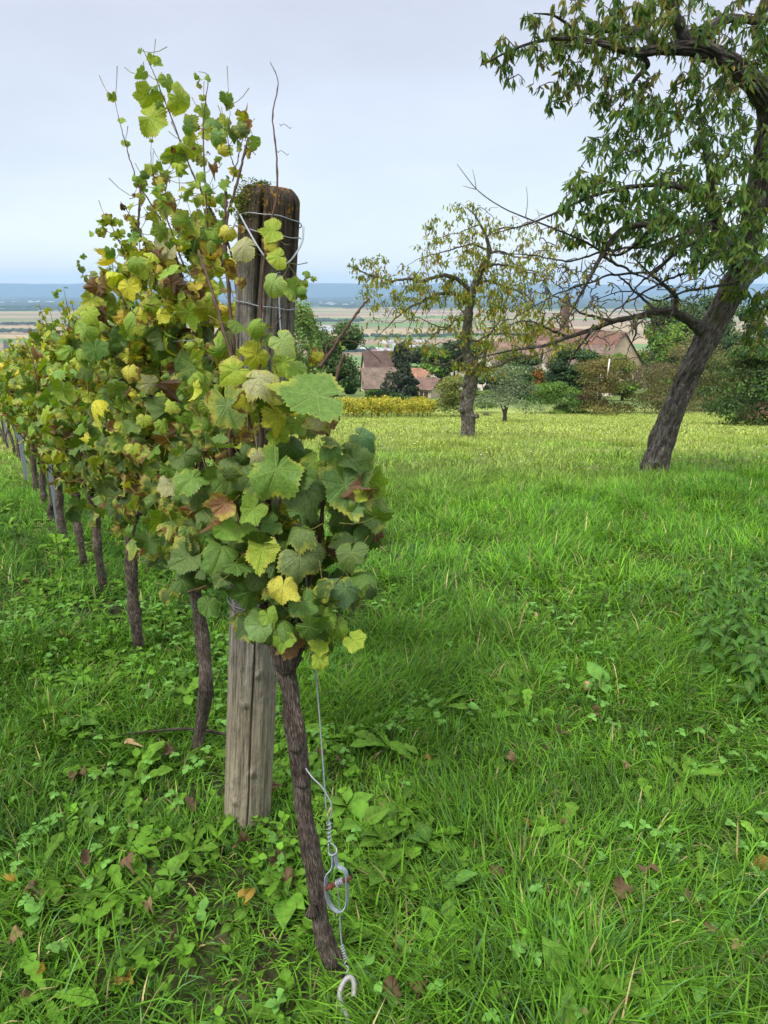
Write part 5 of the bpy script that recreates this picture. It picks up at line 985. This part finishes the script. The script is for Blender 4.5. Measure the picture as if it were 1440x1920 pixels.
def trunk_mesh(h, r, n=3, seed=0, spread=.25):
    b = MB(); q = np.random.default_rng(seed)
    addtube(b, spline([[0, 0, -.3], [0, 0, h * .4], [q.normal(0, .03) * h, 0, h]], 8), np.linspace(r * 1.2, r * .5, 8), 8)
    for i in range(n):
        a = i * 6.283 / n + q.random(); e = np.array([math.cos(a) * spread * h * 1.5, math.sin(a) * spread * h * 1.5, h * 1.3]); addtube(b, spline([[0, 0, h * .35], e * [.5, .5, .6], e], 7), np.linspace(r * .6, r * .15, 7), 6)
    return b.mesh('trunk', M_twig)
DGc = [(.025, .05, .018), (.04, .08, .022), (.06, .115, .03), (.045, .09, .03)]; MGc = [(.05, .10, .02), (.08, .16, .025), (.11, .20, .03), (.14, .22, .035)]; OLc = [(.07, .085, .03), (.11, .12, .045), (.15, .15, .06), (.10, .13, .04)]
BRc = [(.08, .055, .035), (.13, .10, .05), (.16, .14, .05), (.11, .12, .035), (.09, .07, .05)]; GYc = [(.09, .12, .07), (.14, .18, .10), (.20, .24, .15), (.12, .16, .08)]; YGc = [(.09, .14, .02), (.15, .20, .03), (.20, .22, .04), (.24, .22, .05)]
HAZ = [(.03, .055, .03), (.045, .08, .03), (.06, .10, .035)]
def plant(px, pyb, pyt, wpx, Y, cols, label, cat='bush', n=4200, shape='round', low=0., wild=0., name=None, trunk=False, group=None, lumps=16, ls=None):
    base = P(px, pyb, Y); dx = base[0]; base[2] = min(base[2], float(G(dx, Y)) + .05) if pyb < 765 else float(G(dx, Y))
    top = P(px, pyt, Y)[2]; H = max(top - base[2], .8); dep = Y / 1.0; wm = wpx / FPX * dep * 1.32; H *= 1.12
    me = crown_mesh(wm, H, n, ls or max(.05, .0022 * Y), cols, lumps, H * low, wild, int(abs(px) * 7 + pyb), shape)
    nm = name or ('bush' if cat == 'bush' else 'broadleaf_tree'); o = thing(nm, base, label, cat, group); mkobj('foliage' if cat == 'bush' else 'crown', me, o)
    if trunk or cat == 'tree':
        mkobj('trunk' if cat == 'tree' else 'stems', trunk_mesh(H * max(low, .35), .03 * H + .04, 4 if wild else 3, int(abs(px))), o)
    return o
# the sheet of the hillside shows behind: bushes are rooted where the photo shows their foot
plant(946, 791, 702, 116, GP(946, 791)[1], GYc, 'small silvery grey green fruit tree standing alone on the meadow beside the smaller cherry tree', 'tree', 5200, 'dome', .24, .5, 'fruit_tree', True, ls=.075)
yb = GP(1405, 797)[1]
plant(1424, 798, 664, 190, yb, [(.03, .055, .015), (.05, .10, .02), (.07, .13, .025), (.09, .05, .035)], 'large dense dark green shrub at the right edge of the meadow', 'bush', 15000, 'dome', wild=.15, lumps=40, ls=.10)
y0 = 62
plant(1125, 775, 680, 130, y0, [(.09, .07, .03), (.13, .10, .03), (.12, .13, .025), (.15, .13, .04)], 'rounded olive and rust bush at the meadow edge, left of the greyish thicket', 'bush', 8000, 'dome', wild=.25, lumps=24, ls=.10)
plant(1215, 773, 690, 110, y0 + 1, BRc, 'bare greyish brown thicket at the meadow edge', 'bush', 8000, 'dome', wild=.5, lumps=22, ls=.085)
plant(1290, 765, 655, 130, y0 + 5, [(.10, .09, .04), (.15, .13, .05), (.13, .14, .05), (.17, .15, .07)], 'tall brown and olive thicket behind the leaning cherry trunk', 'bush', 8000, 'dome', wild=.4, lumps=24, ls=.10)
plant(1345, 762, 672, 100, y0 + 4, OLc, 'pale olive thicket between the leaning trunk and the dark shrub', 'bush', 6000, 'dome', wild=.4, lumps=20, ls=.10)
plant(1035, 772, 722, 90, y0, MGc, 'bright green low bush left of the rust coloured bush', 'bush', 6000, 'dome', wild=.3, lumps=18, ls=.09)
plant(1085, 770, 735, 70, y0 + 1, MGc, 'small light green bush between the bright low bush and the rust coloured bush', 'bush', 4000, 'dome', ls=.09)
plant(905, 772, 735, 60, y0 + 1, MGc, 'low green bush just right of the smaller cherry trunk', 'bush', 3500, 'dome', ls=.09)
plant(848, 783, 712, 74, 57, [(.11, .15, .03), (.15, .18, .04), (.10, .09, .03), (.17, .20, .05)], 'yellow green bush touching the left side of the smaller cherry trunk', 'bush', 6500, 'dome', wild=.4, lumps=20, ls=.085)
Yb = 95
plant(1075, 765, 664, 84, Yb - 8, DGc, 'dense dark green tree in front of the long red roof', 'tree', 7000, 'round', lumps=22)
plant(1000, 765, 678, 90, Yb - 6, DGc, 'dark green tree left of the dense one before the long roof', 'tree', 6000, 'round')
plant(910, 760, 684, 60, Yb, HAZ, 'dark rounded tree right of the smaller cherry trunk', 'tree', 4500)
plant(950, 745, 690, 56, Yb + 2, OLc, 'grey green rounded tree beyond the silvery fruit tree', 'tree', 3500)
plant(975, 740, 672, 80, Yb + 12, HAZ, 'broad dark tree beneath the left end of the long roof', 'tree', 4500)
plant(1168, 735, 676, 66, Yb + 4, [(.06, .13, .02), (.09, .18, .025), (.12, .20, .03)], 'bright green ivy like tree under the gable of the big barn', 'tree', 5500, 'round')
plant(1125, 735, 680, 50, Yb + 2, OLc, 'olive tree under the barn roof, left of the bright green tree', 'tree', 3000)
plant(1012, 745, 700, 30, Yb - 12, [(.20, .08, .02), (.16, .10, .02), (.10, .12, .03)], 'small rust orange tree among the dark trees', 'tree', 1800)
plant(1240, 715, 648, 46, Yb + 20, MGc, 'green tree just right of the barn gable', 'tree', 4000)
plant(1262, 705, 650, 70, Yb + 25, OLc, 'olive tree right of the green tree by the barn gable', 'tree', 4000)
# left group round the yard
plant(630, 755, 622, 96, 92, [(.035, .07, .02), (.055, .11, .025), (.08, .15, .035), (.06, .10, .03)], 'large green ash like tree rising behind the yellow vineyard', 'tree', 11000, 'round', .08, lumps=34)
plant(575, 745, 590, 66, 78, [(.10, .17, .04), (.13, .21, .05), (.17, .23, .06)], 'tall light green tree showing right beside the wooden post', 'tree', 6500, 'round', .02, .5, lumps=30)
cf = plant(752, 752, 648, 56, 110, [(.02, .035, .022), (.035, .055, .03), (.055, .07, .04)], 'dark drooping conifer hiding part of the brown roofed barn', 'tree', 6500, 'cone', .03, .25, 'conifer_tree', lumps=30)
plant(768, 756, 716, 34, 112, HAZ, 'dark bushy tree left of the little shed', 'tree', 3500)
plant(752, 762, 735, 40, 90, DGc, 'dark low bush above the yellow vineyard, right of the conifer', 'bush', 3000)
plant(722, 757, 733, 34, 96, DGc, 'small dark bush in front of the beige barn wall', 'bush', 2500)
plant(700, 757, 735, 26, 98, MGc, 'smallest round bush in front of the beige barn wall', 'bush', 2000)
plant(850, 720, 640, 80, 150, HAZ, 'dark tree behind the shed, below the pink gabled roof', 'tree', 5000)
plant(820, 712, 665, 60, 148, MGc, 'mid green tree behind the shed roof', 'tree', 3500)
plant(800, 690, 655, 60, 190, HAZ, 'dark tree farther down the slope behind the small orange roof', 'tree', 3000)
plant(625, 690, 650, 60, 130, HAZ, 'dark tree down the slope left of the barn', 'tree', 3000)
plant(500, 760, 640, 80, 96, MGc, 'green tree hidden behind the wooden post and vine leaves', 'tree', 5000)
plant(420, 765, 655, 90, 88, DGc, 'dark tree hidden behind the near vine leaves', 'tree', 5000)
plant(-5, 800, 640, 70, 55, HAZ, 'dark tree at the left edge behind the vine row', 'tree', 5000)
plant(-70, 800, 630, 120, 58, DGc, 'broad dark tree beyond the left edge of the vine row', 'tree', 5000)
fk = 0
for (px, pyb, pyt, wp_, Y, c) in ((1252, 680, 575, 80, 150, HAZ), (1232, 655, 590, 50, 175, MGc), (1285, 680, 566, 90, 155, DGc), (1330, 690, 580, 80, 140, HAZ), (1380, 690, 588, 90, 130, DGc), (1425, 690, 594, 80, 125, HAZ), (1470, 700, 560, 110, 130, DGc), (1260, 690, 610, 80, 120, MGc), (1310, 700, 625, 80, 110, OLc), (1360, 700, 640, 70, 100, DGc), (1405, 700, 655, 70, 90, OLc), (1540, 720, 560, 120, 110, DGc), (1440, 680, 640, 60, 105, MGc), (1225, 650, 580, 50, 190, MGc)):
    fk += 1; plant(px, pyb, pyt, wp_, Y, c, ['tree', 'dark green tree of the small wood behind the leaning cherry trunk', 'pale green tree of the small wood behind the leaning cherry trunk'][1 if c in (HAZ, DGc) else 2], 'tree', 3600, 'round', 0., .0, None, False, 'dark trees of the small wood' if c in (HAZ, DGc) else 'pale trees of the small wood', 18)
# yellow vineyard further down
vm = []
for i in range(5):
    h = 1.3; r = np.random.default_rng(i); n = 420; b = MB(); O = np.stack([r.normal(0, .22, n), r.normal(0, .22, n), r.uniform(.25, 1, n) ** .8 * h * (1 - .0 * r.random(n))], -1); O[:, 2] += np.where(r.random(n) < .15, .2, 0)
    Z = nrm(r.normal(0, 1, (n, 3)) + [0, -.6, .3]); Y = nrm(np.cross(Z, r.normal(0, 1, (n, 3)))); X = np.cross(Y, Z); V = np.array([[-.5, 0, 0], [.0, -.5, .08], [.5, 0, 0], [0, .5, .06]])
    cc = np.array([[.36, .34, .03], [.44, .38, .035], [.28, .30, .035], [.14, .20, .035], [.40, .30, .05]])[r.integers(0, 5, n)] * r.uniform(.75, 1.25, (n, 1))
    instances(b, V, np.array([[0, 1, 2, 3]]), None, O, X, Y, Z, .13 * r.uniform(.6, 1.3, n), cc, V); addtube(b, np.array([[0, 0, -.1], [.02, 0, .5], [0, .02, 1.]]), .035, 5, (.08, .06, .04, .5))
    vm.append(b.mesh('distant_vine', M_bush, False))
cnt = 0
for row in range(6):
    Yr = 54.5 + row * 1.9; x0 = (606 - 720) / FPX * Yr * 1.0; x1 = (min(820, 808 + row * 1.2) - 720) / FPX * Yr
    for x in np.arange(x0, x1, .85 if row < 3 else 1.1):
        if cnt >= 108: pass
        xx = x + rng.normal(0, .12); o = mkobj('distant_vine', vm[rng.integers(5)], None, (xx, Yr + rng.normal(0, .1), float(G(xx, Yr)))); o.rotation_euler = (0, 0, rng.random() * 6.28); o.scale = (1, 1, rng.uniform(.75, 1.05)); cnt += 1
        tag(o, 'bright yellow vine in the small vineyard below the meadow, left of the smaller cherry tree', 'grapevine', 'yellow vines in the lower vineyard')

# ------------------------------------------------------------------ village houses
def house(px, pyr, Y, wpx, dpt, hw_px, hr_px, rz, wall, roofc, label, name='farmhouse', doorways=(), wins=(), chim=True, hip=0., eave=.4, cat='house'):
    """px,pyr = ridge middle in the picture; wpx ridge length, hw wall height, hr roof height in pixels"""
    k = Y / FPX; Wm, hw, hr = wpx * k, hw_px * k, hr_px * k; ridge = P(px, pyr, Y); zb = ridge[2] - hw - hr; gz = float(G(ridge[0], Y)); found = max(0, zb - gz + 1)
    o = thing(name, (ridge[0], ridge[1], zb), label, cat, None, rz); D = dpt
    b = MB(); x, y = Wm / 2, D / 2; V = [(-x, -y, -found), (x, -y, -found), (x, y, -found), (-x, y, -found), (-x, -y, hw), (x, -y, hw), (x, y, hw), (-x, y, hw), (-x + hip * Wm, 0, hw + hr - .05), (x - hip * Wm, 0, hw + hr - .05)]
    q = [(0, 1, 5, 4), (1, 2, 6, 5), (2, 3, 7, 6), (3, 0, 4, 7)]; t = [] if hip else [(5, 6, 9), (7, 4, 8)]; b.add(V, q, t, (*wall, .5)); mkobj('wall', b.mesh('wall', M_wall, False), o)
    r = MB(); e = eave; sl = hr / y; th = .14
    for s in (-1, 1):
        A = np.array([(-x - e, s * (y + e), hw - sl * e), (x + e, s * (y + e), hw - sl * e), (x + e - hip * (Wm + e), 0, hw + hr), (-x - e + hip * (Wm + e), 0, hw + hr)]); lcs = np.array([(0, 0, 0), (Wm, 0, 0), (Wm, math.hypot(y, hr), 0), (0, math.hypot(y, hr), 0)])
        V = np.vstack([A, A + [0, 0, th]]); r.add(V, BOXQ, None, (*roofc, .5), np.vstack([lcs, lcs]))
    if hip:
        for s in (-1, 1):
            A = np.array([(s * (x + e), -y - e, hw - sl * e), (s * (x + e), y + e, hw - sl * e), (s * (x + e - hip * (Wm + e)), .0, hw + hr)]); lcs = np.array([(0, 0, 0), (D, 0, 0), (D / 2, hr, 0)]); r.add(np.vstack([A, A + [0, 0, th]]), [(0, 1, 4, 3), (1, 2, 5, 4), (2, 0, 3, 5)], [(0, 2, 1), (3, 4, 5)], (*roofc, .5), np.vstack([lcs, lcs]))
    ro = mkobj('roof', r.mesh('roof', M_roof, False), o)
    if chim: c = MB(); addbox(c, (x * .35, D * .1, hw + hr), (.7, .7, 1.6), 0, (.30, .15, .10)); addbox(c, (x * .35, D * .1, hw + hr + .86), (.85, .85, .12), 0, (.25, .22, .2)); mkobj('chimney', c.mesh('chimney', M_wall, False), ro)
    for (u, z, w_, h_) in doorways:
        c = MB(); addbox(c, (u * Wm, -y - .02, z * hw + 0), (w_, .10, h_), 0, (.045, .035, .03)); mkobj('door', c.mesh('door', M_paint, False), o)  # dark slab; on the beige barn its colour stands for shade in the opening
    for (u, z, w_, h_) in wins:
        c = MB(); addbox(c, (u * Wm, -y - .03, z * hw), (w_, .08, h_), 0, (.04, .045, .05)); wo = mkobj('window', c.mesh('window', M_paint, False), o)
        f = MB(); 
        for dx_, dz_, sx_, sz_ in ((0, h_ / 2 + .04, w_ + .2, .09), (0, -h_ / 2 - .05, w_ + .3, .10), (-w_ / 2 - .05, 0, .09, h_), (w_ / 2 + .05, 0, .09, h_), (0, 0, .05, h_)): addbox(f, (u * Wm + dx_, -y - .06, z * hw + dz_), (sx_, .10, sz_), 0, (.62, .58, .52))
        mkobj('frame', f.mesh('frame', M_paint, False), wo)
    return o
RB = (.10, .06, .048); RR = (.17, .09, .062); RL = (.185, .135, .10); RP = (.21, .135, .10); WB = (.55, .45, .33); WC = (.62, .56, .47)
house(716, 659, 175, 66, 11, 20, 42, R(8), WB, RB, 'tall barn with steep dark brown roof behind the conifer', 'barn', chim=False)
house(712, 690, 158, 64, 9, 17, 31, R(6), WB, RL, 'beige barn with greyish tiled roof and a wide dark open doorway', 'barn', doorways=((.12, .42, 3.4, 1.5),), chim=False)
house(783, 691, 165, 40, 8, 8, 14, R(-14), WB, (.32, .16, .09), 'low building with orange tiled roof right of the conifer', 'farm_building', chim=False)
house(804, 709, 124, 40, 5.2, 20, 16, R(-32), (.45, .37, .28), (.17, .10, .075), 'little stone shed with tiled gable roof above the yellow vineyard', 'shed', doorways=((-.30, .40, .55, 1.25), (.02, .40, .6, 1.3), (.25, .42, .7, 1.1)), chim=False, cat='shed')
house(840, 652, 175, 56, 9, 14, 26, R(30), WC, RP, 'house with pinkish gabled roof seen just left of the smaller cherry trunk')
house(1082, 618, 170, 215, 16, 18, 64, R(-58), (.68, .54, .38), RR, 'huge barn with steep red brown roof and tall tan gable at its right end', 'barn', wins=((-.2, .6, .8, 1.), (.05, .6, .8, 1.), (.3, .6, .8, 1.)), chim=True)
house(1085, 648, 134, 120, 8, 22, 32, R(-6), WC, RL, 'lower wing with weathered tiled roof in front of the huge barn', 'farmhouse', wins=((.2, .7, .7, .9), (.35, .7, .7, .9), (.05, .7, .7, .9), (-.2, .7, .7, .9)))
house(985, 640, 150, 130, 10, 24, 34, R(5), WC, RP, 'long farmhouse with pale pinkish tiled roof left of the huge barn', 'farmhouse', wins=((-.44, .62, .7, 1.1), (-.38, .62, .7, 1.1), (-.2, .62, .7, 1.1), (0, .62, .7, 1.1)))
house(940, 655, 136, 60, 8, 22, 20, R(12), WC, RL, 'small white walled house with two little windows beneath the long pale roof', 'farmhouse', wins=((-.1, .55, .6, 1.), (.12, .55, .6, 1.)), chim=False)
house(1385, 672, 100, 30, 5, 12, 10, R(20), WC, (.40, .20, .13), 'little house with orange roof glimpsed above the dark shrub', 'house', chim=False)
# slender tower
tp_ = P(1061, 578, 190); b = MB(); addbox(b, (0, 0, -4), (1.5, 1.5, 12), 0, (.13, .08, .06)); tw_ = thing('tower', tp_, 'slender brown tower rising behind the long roofs', 'tower', None, .3)
mkobj('wall', b.mesh('wall', M_wall, False), tw_); b = MB(); b.add([(-.9, -.9, 2), (.9, -.9, 2), (.9, .9, 2), (-.9, .9, 2), (0, 0, 4.)], [(0, 3, 2, 1)], [(0, 1, 4), (1, 2, 4), (2, 3, 4), (3, 0, 4)], (*RB, .5)); mkobj('roof', b.mesh('roof', M_roof, False), tw_)
# pole and picnic things seen on the grass
b = MB(); pb_ = P(1139, 705, 60); addtube(b, np.array([[0, 0, 0], [.02, 0, .6], [.05, 0, 1.4]]), .06, 8, (.6, .6, .6, .5)); mp_ = b.mesh('white_post', M_paint); o = mkobj('white_post', mp_, None, pb_); tag(o, 'short white post standing among the trees under the barn gable', 'post')
b = MB(); c_ = GP(912, 779); v, q, t, lc = tube(np.array([[0, 0, -.03], [0, 0, .1], [0.03, 0, .2], [0.04, 0, .24]]), [.30, .28, .17, .03], 12, lambda s, a, p_: .8 + .4 * vnoise(a * 2, s * 5 + 0 * a, 3)); b.add(v, q, t, (.06, .045, .035, .5), lc); o = b.build('mole_hill', M_wall); o.location = c_; tag(o, 'small dark heap of earth on the meadow left of the silvery fruit tree', 'earth heap')

# ------------------------------------------------------------------ the far plain: woods, farms, town
def far_wood(px0, px1, py, dpth, label, h=14):
    Y = 131.6 / (-(ray(720, py)[2] / ray(720, py)[1])); x0, x1 = [(p - 720) / FPX * Y / ray(720, py)[1] for p in (px0, px1)]
    b = MB(); n = int(min(1500, max(30, (x1 - x0) * dpth / 260))); r = np.random.default_rng(int(abs(px0) + py))
    th = np.linspace(0, math.pi * .6, 4); ring_ = np.array([[math.sin(t) * math.cos(p), math.sin(t) * math.sin(p), math.cos(t)] for t in th for p in np.linspace(0, 6.283, 8)[:-1]]); q = np.array([(k * 7 + j, k * 7 + 7 + j, k * 7 + 7 + (j + 1) % 7, k * 7 + (j + 1) % 7) for k in range(3) for j in range(7)])
    u = r.random(n); vv = r.random(n); O = np.stack([x0 + (x1 - x0) * u, Y + dpth * (vv - .0) * (.5 + .5 * np.sin(u * 9)), np.full(n, -129.)], -1); I = np.tile(np.eye(3)[None], (n, 1, 1))
    instances(b, ring_ * [1, 1, .9], q, None, O, I[:, 0], I[:, 1], I[:, 2], h * r.uniform(.5, 1.2, n) * .9, np.array([.04, .065, .03]) * r.uniform(.6, 1.4, (n, 1)), ring_)
    o = b.build('distant_woodland', M_bush); tag(o, label, 'woodland', kind='stuff')
far_wood(-200, 130, 583, 900, 'dark blue green wood across the plain at the left edge'); far_wood(-100, 70, 608, 60, 'broken line of trees beside a green field at the left', 9); far_wood(60, 160, 611, 60, 'short tree line left of the vine tops', 9)
far_wood(640, 830, 632, 70, 'tree line across the plain behind the smaller cherry tree', 10); far_wood(830, 1130, 630, 60, 'tree line across the plain right of the cherry trunk', 9); far_wood(590, 680, 603, 160, 'patch of wood in the middle of the green fields', 12); far_wood(-250, 60, 622, 90, 'scattered trees on the plain low at the left', 8)
far_wood(600, 760, 575, 120, 'thin distant tree line under the blue forest'); far_wood(0, 420, 577, 150, 'thin distant tree line left under the blue forest'); far_wood(590, 700, 660, 60, 'trees at the edge of the small town', 9); far_wood(780, 1000, 662, 60, 'trees behind the village roofs', 9)
hm = []
for i, (wc, rc) in enumerate((((.45, .45, .45), (.30, .30, .31)), ((.42, .39, .34), (.25, .13, .10)), ((.55, .55, .56), (.38, .40, .42)), ((.4, .36, .32), (.22, .12, .09)))):
    b = MB(); w_, d_, h_ = ((34, 18, 7), (12, 9, 6), (50, 25, 8), (14, 10, 6))[i]; addbox(b, (0, 0, h_ / 2), (w_, d_, h_), 0, (*wc, .5)); x, y, rh = w_ / 2 + .4, d_ / 2 + .4, (1.5, 4.5, 1.2, 5)[i]
    b.add([(-x, -y, h_), (x, -y, h_), (x, y, h_), (-x, y, h_), (-x, 0, h_ + rh), (x, 0, h_ + rh)], [(0, 1, 5, 4), (2, 3, 4, 5)], [(1, 2, 5), (3, 0, 4)], (*rc, .5)); hm.append(b.mesh('distant_building', M_paint, False))
town = [(rng.uniform(655, 800), rng.uniform(638, 662)) for _ in range(34)] + [(rng.uniform(590, 640), rng.uniform(610, 622)) for _ in range(16)] + [(rng.uniform(700, 1000), rng.uniform(583, 589)) for _ in range(60)] + [(78, 583.5), (105, 584), (95, 584.5)] + [(rng.uniform(0, 140), rng.uniform(564, 567)) for _ in range(14)] + [(rng.uniform(560, 700), rng.uniform(566, 572)) for _ in range(14)]
for i, (x, y) in enumerate(town):
    rr_ = ray(x, y); Y = 130. / -rr_[2] * rr_[1]; p = P(x, y, Y); big = i < 50 or len(town) - 31 <= i; k = rng.integers(0, 4) if i < 34 else (rng.choice([0, 2]) if big else rng.choice([1, 3]))
    o = mkobj('distant_building', hm[k], None, (p[0], p[1], -130.5)); s_ = (.65 if i < 50 else .9); o.scale = (s_, s_, s_); o.rotation_euler = (0, 0, rng.random() * 3.1)
    zone = 'small town at the foot of the slope' if i < 34 else 'pale sheds beside the green field' if i < 50 else 'red roofed village across the plain' if i < 110 else 'tiny farm sheds far out on the plain'
    tag(o, ('white flat roofed' if k in (0, 2) else 'red roofed') + ' building in the ' + zone, 'building', ('white ' if k in (0, 2) else 'red roofed ') + 'buildings of the ' + zone)
